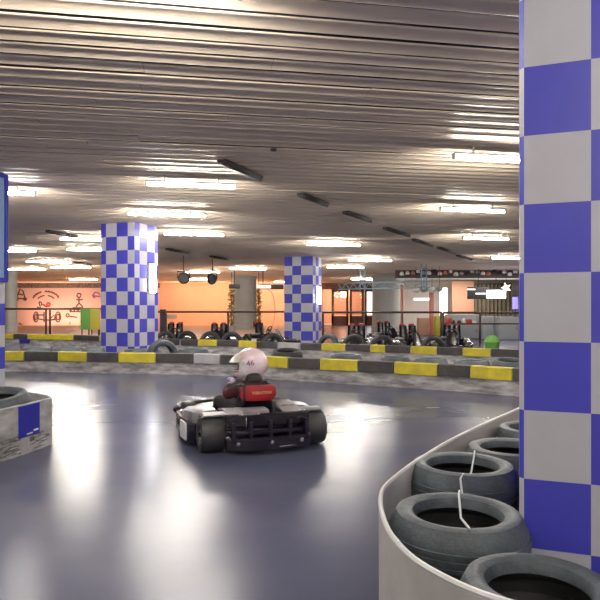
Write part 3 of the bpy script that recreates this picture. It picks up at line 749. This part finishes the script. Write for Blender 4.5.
# helmet
hm = MB()
rx, ry, rz_ = .118, .150, .135
def hp(lon, lat, k=1.0):   # lon 0 = forward, lat up
    x = rx * math.cos(lat) * math.sin(lon); y = ry * math.cos(lat) * math.cos(lon); z = rz_ * math.sin(lat)
    if lat < 0:            # chin bar reaches forward and down
        f = max(0, math.cos(lon)); y += .055 * f * min(1, -lat / .6); x *= 1 - .06 * (-lat)
    return Vector((x * k, y * k, z * k))
NL, NT = 48, 26
lat0, lat1 = R(-62), R(90)
grid = {}
def open_(lon, lat): return abs(lon) < R(62) and R(-17) < lat < R(27)
for side, k in (('o', 1.0), ('i', .93)):
    for i in range(NL):
        for j in range(NT + 1):
            lon = -math.pi + 2 * math.pi * i / NL; lat = lat0 + (lat1 - lat0) * j / NT
            grid[side, i, j] = hm.bm.verts.new(hp(lon, min(lat, R(89.5)), k))
cells = set()
for i in range(NL):
    for j in range(NT):
        lon = -math.pi + 2 * math.pi * (i + .5) / NL; lat = lat0 + (lat1 - lat0) * (j + .5) / NT
        if not open_(lon, lat): cells.add((i, j))
io, ii = hm.mi('helmet'), hm.mi('helmet_lining')
for (i, j) in cells:
    i2 = (i + 1) % NL
    f = hm.bm.faces.new([grid['o', i, j], grid['o', i2, j], grid['o', i2, j + 1], grid['o', i, j + 1]]); f.material_index = io; f.smooth = True
    f = hm.bm.faces.new([grid['i', i, j + 1], grid['i', i2, j + 1], grid['i', i2, j], grid['i', i, j]]); f.material_index = ii; f.smooth = True
    for (nb, a, b_) in (((i, j - 1), (i, j), (i2, j)), ((i, j + 1), (i2, j + 1), (i, j + 1)), (((i - 1) % NL, j), (i, j + 1), (i, j)), ((i2, j), (i2, j), (i2, j + 1))):
        if nb not in cells and 0 <= nb[1] + 0 and not (nb[1] >= NT):
            f = hm.bm.faces.new([grid['o', *a], grid['o', *b_], grid['i', *b_], grid['i', *a]]); f.material_index = ii
        elif nb[1] < 0:
            f = hm.bm.faces.new([grid['o', *a], grid['o', *b_], grid['i', *b_], grid['i', *a]]); f.material_index = ii
helmet = hm.build('helmet', None, driver); helmet.location = head; helmet.rotation_euler = (R(-10), 0, HY); helmet['label'] = 'pinkish white full-face helmet'
# raised visor
b = MB(); secs = []
for i in range(17):
    lon = R(-74 + 148 * i / 16)
    row = [hp(lon, R(14 + 34 * q / 4) * (1 - .25 * (lon / R(66)) ** 2), 1.05 + .27 * (1 - q / 4)) for q in range(5)]
    row2 = [p * .985 for p in row]; secs.append(row + row2[::-1])
b.loft(secs); v_ = b.build('visor', 'visor', helmet); v_['label'] = 'raised cream visor'
b = MB()
for sg in (-1, 1):
    c_ = hp(sg * R(78), R(8), 1.03); b.lathe([(0, -.006), (.020, -.006), (.022, .0), (.018, .008), (0, .008)], 16, Matrix.Translation(c_) @ Matrix.Rotation(R(90), 4, 'Y'), closed=False)
b.build('visor_pivot', 'visor', helmet)
b = MB()
for i in range(-6, 7):
    pass
b.tube([hp(R(-58 + 116 * i / 14), R(-21), 1.008) for i in range(15)], .004, 6); b.build('chin_vent', 'helmet_lining', helmet)
me = text_mesh('46', .066, .0006); me.materials.append(M['emblem'])
for v in me.vertices:
    x, y, z = v.co; lon = R(-100) - (-x) / .14; lat = R(2) + y / .135
    lon = R(-103) - x / .14
    v.co = hp(lon, lat, 1.012 + z * 2)
o = bpy.data.objects.new('emblem', me); C.objects.link(o); o.parent = helmet; o['label'] = 'dark number marking'
# face inside the opening: eyes, nose, mouth
fc = MB()
def fp(x, y, z): return head + Matrix.Rotation(HY, 3, 'Z') @ (Matrix.Rotation(R(-10), 3, 'X') @ Vector((x, y, z)))
fm = Matrix.Translation(head) @ Matrix.Rotation(HY, 4, 'Z') @ Matrix.Rotation(R(-10), 4, 'X')
t_ = bmesh.new(); bmesh.ops.create_uvsphere(t_, u_segments=20, v_segments=14, radius=1)
for v in t_.verts:
    x, y, z = v.co; v.co = Vector((x * .078, y * .095 + .018, z * .105 - .005))
    if y > .8 and abs(x) < .2 and -.35 < z < .15: v.co.y += .018     # nose
    if y > .5 and -.75 < z < -.55: v.co.y += .006
fc._merge(t_, Matrix(), fc.mi('skin'))
for sg in (-1, 1):
    fc.box((sg * .032, .106, .012), (.022, .010, .009), bev=.004, m='plate_white'); fc.box((sg * .032, .111, .012), (.009, .006, .009), bev=.003, m='hair')
    fc.box((sg * .032, .107, .028), (.030, .008, .005), bev=.002, m='hair')
fc.box((0, .107, -.052), (.034, .010, .008), bev=.003, m='red')
face = fc.build('face', None, driver); face.location = head; face.rotation_euler = (R(-10), 0, HY)
# hair / hood under the back of the helmet
me = skin_mesh('hood', [(0, .25, .475, .105, .075), (.0, .27, .53, .078), (.01, .295, .585, .070)], [(0, 1), (1, 2)], 2); me.materials.append(M['hair'])
o = bpy.data.objects.new('hood', me); C.objects.link(o); o.parent = driver; o['label'] = 'black hood bunched behind the neck'

# ------------------------------------------------------------------ parked karts behind the farther barrier
pk = make_kart(tall=True, trim='kart_black')
spots = [(177, 17.8, 178, 'first from the left of the orange wall'), (219, 17.3, 188, 'second from the left before the orange wall'),
         (254, 18.6, 245, 'in front of the grey pillar behind the driver'), (357, 15.9, 170, 'in front of the wooden doors'), (405, 15.8, 190, 'just right of the wide grey pillar'),
         (381, 19.2, 200, 'in front of the bright window'), (452, 16.3, 165, 'between the tall light panel and the counter')]
for i, (px, d, a, lab) in enumerate(spots):
    k = pk if i == 0 else copy_tree(pk)
    k.location = W(px, d); k.rotation_euler = (0, 0, R(a)); k.scale = (.9, .9, 1.12)
    tag(k, 'parked dark kart ' + lab, 'kart', 'karts parked behind the far barrier')
# tyres standing upright between the parked karts
G2 = 'upright tyres along the far barrier'
for (px, d, a, lab) in [(166, 15.95, 8, 'leftmost by the orange wall'), (188, 15.8, -6, 'second from left by the orange wall'), (210, 15.5, 12, 'third from left by the orange wall'), (232, 15.25, 0, 'fourth from left by the orange wall'),
                        (272, 14.5, 15, 'left of the distant checkered column foot'), (330, 14.0, -30, 'right of the distant checkered column foot'),
                        (381, 13.55, 10, 'before the wide grey pillar'), (432, 13.0, 5, 'below the tall light panel'), (355, 13.9, -12, 'in front of the wooden doors')]:
    tyre(W(px, d), 'dark tyre standing on edge ' + lab, 'tyre' if px == 330 else 'tyre_black', r=.27, h=.17, z=.27, rot=(R(90 - 6), 0, R(a)), grp=G2)

# ------------------------------------------------------------------ railings
def railing(x0, x1, d0, d1, z, posts, label, mid=False):
    A, B = W(x0, d0), W(x1, d1)
    t = empty('railing', (A.x, A.y, 0)); tag(t, label, 'railing', 'handrails behind the barriers')
    V = B - A
    b = MB(); b.tube([Vector((0, 0, z)), V + Vector((0, 0, z))], .035, 8); b.build('top_rail', 'rail', t)
    if mid:
        b = MB(); b.tube([Vector((0, 0, z * .65)), V + Vector((0, 0, z * .65))], .025, 8); b.build('middle_rail', 'rail', t)
    for px in posts:
        f = (px - x0) / (x1 - x0); q = V * f; b = MB(); b.tube([q, q + Vector((0, 0, z))], .035, 8); b.build('post', 'rail', t)
railing(-25, 101, 20.5, 20.5, 1.12, [4, 46, 50, 99], 'dark handrail in front of the wall drawings')
railing(101, 290, 21.5, 21.5, 1.01, [102, 166, 228, 289], 'dark handrail in front of the orange wall')
railing(322, 442, 19.5, 19.5, 1.01, [323, 364, 402, 441], 'dark handrail in front of the doors and wide pillar')
railing(443, 545, 19.0, 19.0, 1.0, [443, 480, 520], 'dark double handrail in front of the counter', mid=True)
# blue grey panel at the left end of the orange wall, boards
b = MB(); b.box((0, 0, .55), (.22, .06, 1.1), bev=.01); o = b.build('floor_board', 'wrap_dark', None, loc=W(163, 22.2)); tag(o, 'narrow dark blue panel standing right of the lamp-bearing column', 'panel')
for (px, w, m, lab) in ((85.5, .33, 'green', 'green panel standing on the floor left of the checkered column'), (95.2, .32, 'board_yellow', 'yellow panel standing on the floor beside the green one')):
    t = empty('display_board', W(px, 20.0)); tag(t, lab, 'board', 'coloured boards')
    b = MB(); b.box((0, 0, .78), (w, .04, .70), bev=.008); b.build('board_panel', m, t)
    for s in (-1, 1): b = MB(); b.box((s * w * .35, .0, .22), (.03, .05, .44)); b.build('leg', 'rail', t)

# ------------------------------------------------------------------ mural drawings on the back wall (thin paint strokes)
def drawing(strokes, px0, py0, sc, label, m='ink', w=.055):
    """strokes in picture-like units; each is a list of (u, v)"""
    d = Y1; c = Vector(((px0 - 300) * d / 600, d - .004, zz(py0, d)))
    b = MB()
    for st in strokes:
        mm = m; pts = st
        if isinstance(st, tuple): mm, pts = st
        b.tube([(u * sc * d / 600, 0, -v * sc * d / 600) for u, v in pts], w, 6, mm)
    for v in b.bm.verts: v.co.y *= .12
    o = b.build('wall_drawing', None, None, loc=c); tag(o, label, 'drawing', 'ink drawings on the pink wall')
def circ(cx, cy, r, n=12, ry=None, a0=0, a1=360): return [(cx + r * math.cos(R(a0 + (a1 - a0) * k / n)), cy + (ry or r) * math.sin(R(a0 + (a1 - a0) * k / n))) for k in range(n + 1)]
# arched line of script: squiggled illegible strokes
arc = []
for k in range(11):
    a = R(205 + 130 * k / 10)
    if k in (4,): continue
    cx, cy = 13.5 * math.cos(a), 9.5 * math.sin(a); t_ = a + math.pi / 2
    ux_, uy_ = math.cos(t_), math.sin(t_); vx, vy = math.cos(a), math.sin(a)
    arc.append([(cx + ux_ * p + vx * q, cy + uy_ * p + vy * q) for p, q in ((-.9, -.9), (-.7, 1.0), (.1, -.2), (.6, .9), (.9, -.8))])
arc.append(circ(0, 2, 10, 14, 7.5, 215, 262)); arc.append(circ(0, 2, 10, 14, 7.5, 280, 325))
drawing(arc, 46, 301, 1.0, 'arched brown script painted high on the pink wall', 'ink', .05)
drawing([[(-6, -2), (-5, 2), (-3, 1), (-4, -2), (-6, -2)], [(-2, 0), (0, 2), (2, 3)], ('ink_red', circ(3.4, .5, 2.0, 10)), ('ink_red', circ(3.4, .5, 1.1, 8)), [(-8, 3), (-6, 4), (-4, 3)]], 45, 304, 1.0, 'small racing figure with a red ring below the arched script')
drawing([circ(-11, 0, 2.4, 12, 5), circ(-11, 0, 1.2, 10, 3), circ(11, 0, 2.6, 12, 5), circ(11, 0, 1.4, 10, 3), [(-8, 2), (-3, 3), (3, 3), (8, 2)], [(-3, -5), (-3, 5), (-1, 5), (-1, -5)], [(4, 1), (7, -2), (8, 3), (4, 3)], [(-8, -2), (-3, -2)]], 47, 317, 1.0, 'large front view of a racing car drawn under the arched script')
drawing([circ(0, -8, 2.2, 10), [(0, -6), (0, 0)], [(-3, -4), (0, -3), (4, -4)], [(0, 0), (-3, 4)], [(0, 0), (3, 3), (4, 4)], [(-10, 8), (-6, 5), (4, 5), (6, 9), (-10, 9)], circ(-12, 13, 1.6), [(-10, 14), (-2, 15)], [(-9, 6), (-8, 9)], [(-5, 5), (-5, 9)], [(-1, 5), (-1, 9)]], 79, 303, .95, 'figure standing over a racing car drawn beside the green panel')
drawing([[(-4, 3), (-1, -5), (2, -3), (4, 4)], [(-6, 4), (6, 5)], [(-2, 0), (2, 1)], circ(-4, 5, 1.2), circ(4, 5, 1.2)], 21, 294, 1.0, 'small sail shaped car drawn at the top left of the pink wall')
drawing([[(-4, 3), (-3, -2), (5, 2), (-4, 3)], [(-2, 0), (0, 2)], [(-6, 4), (6, 3.5)]], 22, 325, 1.0, 'small wedge shaped car drawn low on the left of the pink wall')
drawing([('ink_purple', [(-10, 4), (-6, 1), (0, 2), (3, -5), (5, 2), (8, 3), (-10, 4)]), ('ink_purple', circ(-5, 5, 1.6)), ('ink_purple', circ(5, 5, 1.6)), ('ink_purple', [(-8, 3), (7, 4.5)])], 67, 327, 1.0, 'purple racing car drawn low on the pink wall', 'ink_purple', .05)
drawing([('ink_purple', [(-4, 2), (-1, -2), (3, -1), (5, 3), (-4, 2)]), ('ink_purple', circ(-2, 3, 1))], 96, 294, .9, 'purple sketch high on the pink wall by the checkered column', 'ink_purple')
# small framed notice on orange wall
b = MB(); b.box((0, 0, 0), (.75, .03, .28), bev=.01); o = b.build('wall_notice', 'counter', None, loc=((171.5 - 300) * Y1 / 600, Y1 - .02, zz(316.5, Y1))); tag(o, 'small grey notice on the orange wall', 'notice')

# ------------------------------------------------------------------ glazed wooden doors
def gdoor(name, xa, xb, z1, panem, muntins=True):
    d = Y1; A = (xa - 300) * d / 600; B = (xb - 300) * d / 600; fw = .16
    b = MB()
    b.box((A + fw / 2, d, z1 / 2), (fw, .10, z1)); b.box((B - fw / 2, d, z1 / 2), (fw, .10, z1)); b.box(((A + B) / 2, d, z1 - fw / 2), (B - A, .10, fw)); b.box(((A + B) / 2, d, .30), (B - A, .10, .6))
    o = struct(b, name, 'wood')
    b = MB(); b.box(((A + B) / 2, d, (z1 + .6) / 2), (B - A - 2 * fw, .02, z1 - .75)); b.build('pane', panem, o)
    b = MB(); b.tube([(A + fw * .6, d - .09, .95), (A + fw * .6, d - .09, 1.25)], .02, 6); b.build('door_handle', 'chrome', o)
gdoor('door_1', 331.5, 348.5, 2.42, 'glass'); gdoor('door_2', 349.5, 364, 2.42, 'glass')
gdoor('window_1', 364.5, 380, 2.42, 'bright_window')
wallbox('trim_2', (1.5, Y1 - .12, 2.42), (5.45, Y1 - .001, 2.85), 'wood')
# ------------------------------------------------------------------ hanging truss
def truss():
    t = empty('lighting_truss', (0, 0, 0)); tag(t, 'pale blue lattice truss hanging from the ceiling on ladder drops', 'truss')
    A = W(338, 25.5); B = W(430, 23.0); z = 2.06
    b = MB()
    for dz in (-.12, .12):
        b.tube([A + Vector((0, 0, z + dz)), B + Vector((0, 0, z + dz))], .022, 6)
    n = 22
    for k in range(n):
        p = A.lerp(B, k / n); q = A.lerp(B, (k + 1) / n); s = 1 if k % 2 else -1
        b.tube([p + Vector((0, 0, z - .12 * s)), q + Vector((0, 0, z + .12 * s))], .012, 5)
    b.build('beam', 'truss', t)
    for px in (364.5, 424.5):
        f = (px - 338) / (430 - 338); c = A.lerp(B, f); b = MB()
        for s in (-1, 1): b.tube([c + Vector((s * .10, 0, z - .2)), c + Vector((s * .10, 0, H))], .024, 6)
        for k in range(5): zc = z - .1 + k * .18; b.tube([c + Vector((-.10, 0, zc)), c + Vector((.10, 0, zc))], .014, 5)
        b.build('drop_ladder', 'truss', t)
truss()
def hang_lamp(px, py, d, r, label, rz=0):
    c = W(px, d, zz(py, d)); t = empty('hanging_spotlight', c, rz); tag(t, label, 'spotlight', 'black lamps hanging from the ceiling')
    mx = Matrix.Rotation(R(100), 4, 'X')
    b = MB(); b.lathe([(0, -r * .8), (r * .45, -r * .78), (r * .75, -r * .4), (r * .95, 0), (r, r * .35), (r * .9, r * .4), (r * .8, r * .1), (0, -.02)], 24, mx, closed=False); b.build('lamp_head', 'black', t)
    b = MB(); b.lathe([(0, 0), (r * .8, .01), (r * .82, .03), (0, .03)], 20, mx, closed=False); b.build('lens', 'kart_grey', t)
    b = MB(); b.tube([(-r * 1.05, 0, 0), (-r * 1.05, 0, r * 1.1), (r * 1.05, 0, r * 1.1), (r * 1.05, 0, 0)], .02, 6); b.tube([(0, 0, r * 1.1), (0, 0, H - c.z)], .018, 6); b.build('bracket', 'black', t)
hang_lamp(183.5, 278, 19.5, .19, 'round black hanging spotlight, nearer the checkered column', R(20))
hang_lamp(212.5, 279, 20.5, .19, 'round black hanging spotlight, nearer the driver helmet', R(-35))
# monitor screens at the grey pillar
t = empty('hanging_monitor', W(263, 27, 2.0)); tag(t, 'dark hanging screen with a bright strip right of the grey pillar behind the driver', 'monitor')
b = MB(); b.box((.35, 0, .10), (1.15, .12, .22), bev=.02); b.tube([(0, 0, .2), (0, 0, H - 2.0)], .02, 6); b.build('housing', 'black', t)
b = MB(); b.box((.08, -.065, .10), (.55, .02, .12), bev=.005); b.build('screen', 'lit_white', t)
t = empty('hanging_monitor', W(234.5, 27, 2.0)); tag(t, 'small dark hanging box left of the grey pillar behind the driver', 'monitor')
b = MB(); b.box((0, 0, .12), (.5, .2, .2), bev=.03); b.tube([(0, 0, .2), (0, 0, H - 2.0)], .02, 6); b.build('housing', 'black', t)
# climbing greenery and uplighters either side of the pillar
def greenery(px, d, label):
    t = empty('potted_climber', W(px, d)); tag(t, label, 'plant', 'tall climbers by the grey pillar')
    b = MB(); b.lathe([(0, 0), (.16, 0), (.20, .30), (.17, .30), (.15, .05), (0, .05)], 18, closed=False); b.build('pot', 'counter', t)
    b = MB(); b.tube([(0, 0, .05), (.02, 0, 1.0), (-.02, 0, 2.0)], .02, 6); b.build('stem', 'wood', t)
    b = MB(); rr = random.Random(px)
    for k in range(240):
        z = rr.uniform(.3, 2.05); a = rr.uniform(0, 6.28); r = rr.uniform(.02, .16)
        c = Vector((r * math.cos(a), r * math.sin(a), z)); u = Vector((rr.uniform(-1, 1), rr.uniform(-1, 1), rr.uniform(-1, 1))).normalized() * .07; w = u.orthogonal().normalized() * .035
        b.quad([c - u, c + w, c + u, c - w])
    b.build('foliage', 'leaf', t)
greenery(231.3, 29, 'tall narrow climbing plant left of the grey pillar behind the driver'); greenery(258.5, 29, 'tall narrow climbing plant right of the grey pillar behind the driver')
for (px, lab) in ((231.5, 'small warm lamp at the top of the left climbing plant'), (258.5, 'small warm lamp at the top of the right climbing plant')):
    c = W(px, 28.6, 2.12); t = empty('wall_lamp', c); tag(t, lab, 'lamp', 'small warm lamps')
    b = MB(); b.lathe([(0, 0), (.07, .02), (.09, .14), (.06, .16), (0, .16)], 14, closed=False); b.build('lamp_shade', 'lit_warm', t)
    b = MB(); b.tube([(0, 0, .16), (0, 0, H - 2.12)], .012, 6); b.build('rod', 'black', t)
for (px) in (268,):
    c = W(px, 30); b = MB(); b.tube([(0.35 * math.cos(R(a)), 0, 1.35 + 1.0 * math.sin(R(a)) - .3) for a in range(-85, 86, 10)], .02, 6); b.tube([(.03, 0, .06), (.03, 0, 0)], .05, 6)
    o = b.build('arched_stand', 'pale_red', None, loc=c); tag(o, 'thin arched stand before the orange wall, left of the distant column', 'stand')

# ------------------------------------------------------------------ counter and stall area, right
def thing_box(name, px0, px1, py0, py1, d, m, label, cat, dep=.5, bev=.02, grp=None, floor=False, parts=None):
    xa, xb = (px0 - 300) * d / 600, (px1 - 300) * d / 600; za, zb = (0 if floor else zz(py1, d)), zz(py0, d)
    t = empty(name, ((xa + xb) / 2, d + dep / 2, za)); tag(t, label, cat, grp)
    w, h = xb - xa, zb - za
    if parts == 'cabinet':
        b = MB(); b.box((0, 0, h / 2), (w, dep, h), bev=bev); b.build('cabinet_body', m, t)
        b = MB(); b.box((0, -dep / 2 - .012, h / 2), (w * .94, .02, h * .93), bev=.006); dd = b.build('door', m, t)
        b = MB(); b.tube([(w * .38, -dep / 2 - .05, h * .45), (w * .38, -dep / 2 - .05, h * .65)], .012, 6); b.build('handle', 'chrome', dd)
    else:
        b = MB(); b.box((0, 0, h / 2), (w, dep, h), bev=bev); b.build('body', m, t)
    return t, w, h
# header beam with hung oddments
wallbox('wall_header', (W(396, 27).x, 27, zz(278.5, 27)), (X1, 27.25, H), 'header')
wallbox('trim_3', (W(396, 27).x, 26.96, zz(279.6, 27)), (X1, 27.0, zz(278.2, 27)), 'white_box')
hang = []
rr = random.Random(11)
kinds = ['black', 'white_box', 'counter', 'white_box', 'pale_red', 'appliance', 'appliance']
names_ = {'black': 'black', 'white_box': 'white', 'counter': 'grey', 'pale_red': 'faded red', 'appliance': 'pale grey', 'wrap_dark': 'dark blue'}
for k in range(22):
    px = 402 + k * 5.4; m = kinds[rr.randrange(7)]; d = 26.6; r = .085 + rr.random() * .03
    t = empty('hanging_helmet', W(px, d, zz(273 + rr.uniform(-1.5, 1.5), d)), rr.uniform(0, 6)); tag(t, names_[m] + ' helmet hung on the header beam, number %d from its left end' % (k + 1), 'helmet', 'helmets hung along the header beam')
    b = MB(); t_ = bmesh.new(); bmesh.ops.create_uvsphere(t_, u_segments=14, v_segments=10, radius=r)
    for v in t_.verts:
        if v.co.z < -r * .55: v.co.z = -r * .55
        if v.co.y > r * .5 and -.3 * r < v.co.z < .35 * r: v.co.y *= .72
    b._merge(t_, Matrix(), 0); b.build('shell', m, t)
    b = MB(); b.tube([(0, 0, r * .8), (0, 0, H - t.location.z)], .008, 5); b.build('hook', 'black', t)
# stall interior
wallbox('wall_stall_back', (W(398, 33).x, 33, 0), (X1, 33.2, H), 'dim_wall')
thing_box('wall_panel', 452, 474, 281, 316, 31.5, 'tan', 'tan upright panel left of the dark hanging screen', 'panel', .1, floor=True)
t, w, h = thing_box('curtain', 474, 512, 284, 316, 31.5, 'olive', 'olive brown curtain behind the dark and white hanging boxes', 'curtain', .05)
for ch in [x for x in bpy.data.objects if x.parent == t]: bpy.data.objects.remove(ch)
b = MB(); secs = []
for k in range(41):
    x = -w / 2 + w * k / 40; y = .05 * math.sin(k * 1.5); secs.append([Vector((x, y, 0)), Vector((x, y, h)), Vector((x, y + .02, h)), Vector((x, y + .02, 0))])
b.loft(secs); b.build('curtain_cloth', 'olive', t); b = MB(); b.tube([(-w / 2, 0, h), (w / 2, 0, h)], .03, 6); b.build('curtain_rail', 'black', t)
thing_box('light_panel', 440, 447.5, 288, 312, 30.5, 'lit_warm', 'tall bright warm light panel standing left of the tan panel', 'lamp', .15, floor=True)
t, w, h = thing_box('hanging_sign', 468, 490, 287, 299, 26.2, 'black', 'black hanging sign box over the counter', 'sign', .15)
b = MB(); b.tube([(0, 0, h), (0, 0, H - t.location.z)], .015, 6); b.build('rod', 'black', t)
b = MB(); b.box((.06, -.09, h * .45), (.42, .02, .05)); b.box((-.35, -.09, h * .80), (.35, .02, .05)); o = b.build('light_strip', 'lit_white', t)
t, w, h = thing_box('hanging_sign', 487, 506, 290, 298.5, 25.7, 'lit_white', 'bright white hanging sign box overlapping the black one', 'sign', .12)
b = MB(); b.tube([(0, 0, h), (0, 0, H - t.location.z)], .015, 6); b.build('rod', 'black', t)
t, w, h = thing_box('spot_lamp', 504, 509, 285, 290, 26.0, 'lit_warm', 'small yellow star shaped lamp above the white hanging sign', 'lamp', .1)
for ch in [x for x in bpy.data.objects if x.parent == t]: bpy.data.objects.remove(ch)
b = MB(); 
pts = [(.22 * (1 if k % 2 else .45) * math.cos(math.pi * k / 5), .22 * (1 if k % 2 else .45) * math.sin(math.pi * k / 5)) for k in range(10)]
b.loft([[Vector((x, -.03, z + .1)) for x, z in pts], [Vector((x, .03, z + .1)) for x, z in pts]]); b.build('lamp_head', 'lit_warm', t)
b = MB(); b.tube([(0, 0, .2), (0, 0, H - t.location.z)], .012, 6); b.build('rod', 'black', t)
t, w, h = thing_box('blue_lamp', 513.5, 518, 297, 309, 27.5, 'lit_blue', 'glowing blue lamp beside the large near column', 'lamp', .15)
b = MB(); b.tube([(0, 0, -t.location.z), (0, 0, 0)], .03, 6); b.build('stand_pole', 'black', t); b = MB(); b.lathe([(0, 0), (.2, 0), (.2, .03), (0, .03)], 16, Matrix.Translation((0, 0, -t.location.z)), closed=False); b.build('stand_base', 'black', t)
thing_box('counter', 446, 480, 324, 346, 22.5, 'counter', 'long grey counter left of the pale appliances', 'counter', .8, floor=True, parts='cabinet')
thing_box('shelf_unit', 447, 479, 314.5, 317.5, 24.5, 'appliance', 'raised grey shelf board behind the counter', 'shelf', .4, floor=True)
thing_box('appliance', 482, 494.5, 316, 346, 22.3, 'appliance', 'pale grey appliance with a dark gap, left one of two', 'appliance', .7, floor=True, parts='cabinet')
thing_box('appliance', 499.5, 518.5, 317, 346, 21.8, 'appliance', 'larger pale grey appliance nearest the large column', 'appliance', .7, floor=True, parts='cabinet')
for (px, w_, m, lab) in ((449, .20, 'red', 'red box on the counter, leftmost item'), (453.5, .14, 'black', 'black canister on the counter beside the red box'), (459, .16, 'black', 'black box in the middle of the counter'), (464, .12, 'white_box', 'white tub on the counter'), (469, .2, 'red', 'red packet on the counter right of the white tub'), (474, .18, 'white_box', 'white box at the right end of the counter')):
    c = W(px, 22.9, zz(324, 22.5)); b = MB(); hh = .12 + (px % 3) * .05
    if m == 'black' or px == 464: b.lathe([(0, 0), (w_ / 2, 0), (w_ / 2, hh * .75), (w_ / 4, hh * .85), (w_ / 4, hh), (0, hh)], 14, closed=False)
    else: b.box((0, 0, hh / 2), (w_, w_ * .8, hh), bev=.012)
    o = b.build('counter_item', m, None, loc=c); tag(o, lab, 'container', 'items on the counter')
# pink shelf strip behind
t, w, h = thing_box('snack_shelf', 450, 478, 318.5, 322.5, 25.6, 'pale_red', 'shelf of reddish goods behind the counter', 'shelf', .4)
b = MB(); b.box((-w / 2 + .03, 0, -t.location.z / 2), (.05, .3, t.location.z)); b.box((w / 2 - .03, 0, -t.location.z / 2), (.05, .3, t.location.z)); b.build('upright', 'counter', t)
b = MB(); b.lathe([(0, 0), (.20, 0), (.24, .20), (.26, .24), (.22, .30), (.08, .36), (0, .36)], 20, closed=False); o = b.build('green_bin', 'green', None, loc=W(492, 14.6, 0)); o.scale = (.72, .72, 1.35); tag(o, 'bright green domed bin in front of the pale appliances', 'bin')
# things seen between the pillar and the light panel
for (px, py0, py1, w_, m, nm, lab, cat) in ((402, 285, 335, .12, 'pale_red', 'red_post', 'thin red post right of the wide grey pillar', 'post'), (431.5, 292, 335, .18, 'pale_red', 'red_post', 'red post left of the tall light panel', 'post')):
    d = 26; b = MB(); b.box((0, 0, zz(py0, d) / 2), (w_, .12, zz(py0, d)), bev=.02); b.box((0, 0, .03), (.4, .4, .06), bev=.02); o = b.build(nm, m, None, loc=W(px, d)); tag(o, lab, cat)
thing_box('white_shelf', 414, 430, 298, 300.5, 29, 'lit_white', 'small bright strip lamp right of the thin red post', 'lamp', .1, floor=False)
thing_box('display_case', 436, 452, 316, 345, 25, 'board_yellow', 'mustard yellow display case below the tall light panel', 'cabinet', .5, floor=True, parts='cabinet')
thing_box('display_case', 419, 429, 318, 345, 25.5, 'tan', 'tan display case left of the mustard one', 'cabinet', .5, floor=True, parts='cabinet')
for i, (px, py, r, m) in enumerate([(416, 290, .15, 'white_box'), (424, 289, .17, 'appliance'), (432, 290, .15, 'white_box'), (439.5, 289, .14, 'appliance')]):
    d = 24.5; t = empty('paper_lantern', W(px, d, zz(py, d))); tag(t, 'pale round lantern hanging right of the truss, number %d from the pillar' % (i + 1), 'lantern', 'pale lanterns hanging by the truss')
    b = MB(); n = 9; b.lathe([(max(.03, r * math.sin(math.pi * k / n)) * (1 - .04 * (k % 2)), -r * .8 * math.cos(math.pi * k / n)) for k in range(n + 1)], 18, closed=False); b.build('shade', m, t)
    b = MB(); b.tube([(0, 0, r * .7), (0, 0, H - t.location.z)], .008, 5); b.build('cord', 'black', t)

# ------------------------------------------------------------------ lights
def light(name, typ, loc, energy, col, size=1, rot=None, sy=None):
    l = bpy.data.lights.new(name, typ); l.energy = energy; l.color = col
    if typ == 'AREA':
        l.size = size
        if sy: l.shape = 'RECTANGLE'; l.size_y = sy
    else: l.shadow_soft_size = size
    o = bpy.data.objects.new(name, l); C.objects.link(o); o.location = loc
    if rot: o.rotation_euler = rot
    return o
# warm lamps lighting the far walls
light('wall_washer', 'AREA', (-16, 39.0, .3), 120, (1, .62, .42), 4, (R(115), 0, 0), .4)
for x in (-8.0, -5.6, -3.2, -.8): light('wall_washer', 'AREA', (x, 38.8, 2.75), 55, (1, .55, .30), 1.6, (R(52), 0, 0), .3)
light('lobby_lamp', 'POINT', (3.2, 43, 2.2), 330, (1, .62, .42), .3)
light('stall_lamp', 'AREA', (8, 29.5, 2.8), 220, (1, .86, .74), 3, (0, 0, 0), 1)
light('stall_lamp', 'AREA', (9.2, 24.5, 2.78), 160, (1, .95, .92), 2.5, (0, 0, 0), 1)

w = bpy.data.worlds.new('world'); w.use_nodes = True; bpy.context.scene.world = w
w.node_tree.nodes['Background'].inputs[0].default_value = (.55, .5, .5, 1); w.node_tree.nodes['Background'].inputs[1].default_value = .05

# ------------------------------------------------------------------ camera, view
cam = bpy.data.cameras.new('camera'); cam.lens = 36; cam.sensor_width = 36; cam.shift_y = 8 / 600; cam.clip_end = 200; cam.clip_start = .05
co = bpy.data.objects.new('camera', cam); C.objects.link(co); co.location = (0, 0, EYE); co.rotation_euler = (R(90), 0, 0)
sc = bpy.context.scene; sc.camera = co
sc.view_settings.view_transform = 'Standard'; sc.view_settings.look = 'None'; sc.view_settings.gamma = 1; sc.view_settings.exposure = 0.2
sc.cycles.use_denoising = True; sc.cycles.max_bounces = 6; sc.cycles.diffuse_bounces = 4; sc.cycles.sample_clamp_indirect = 6
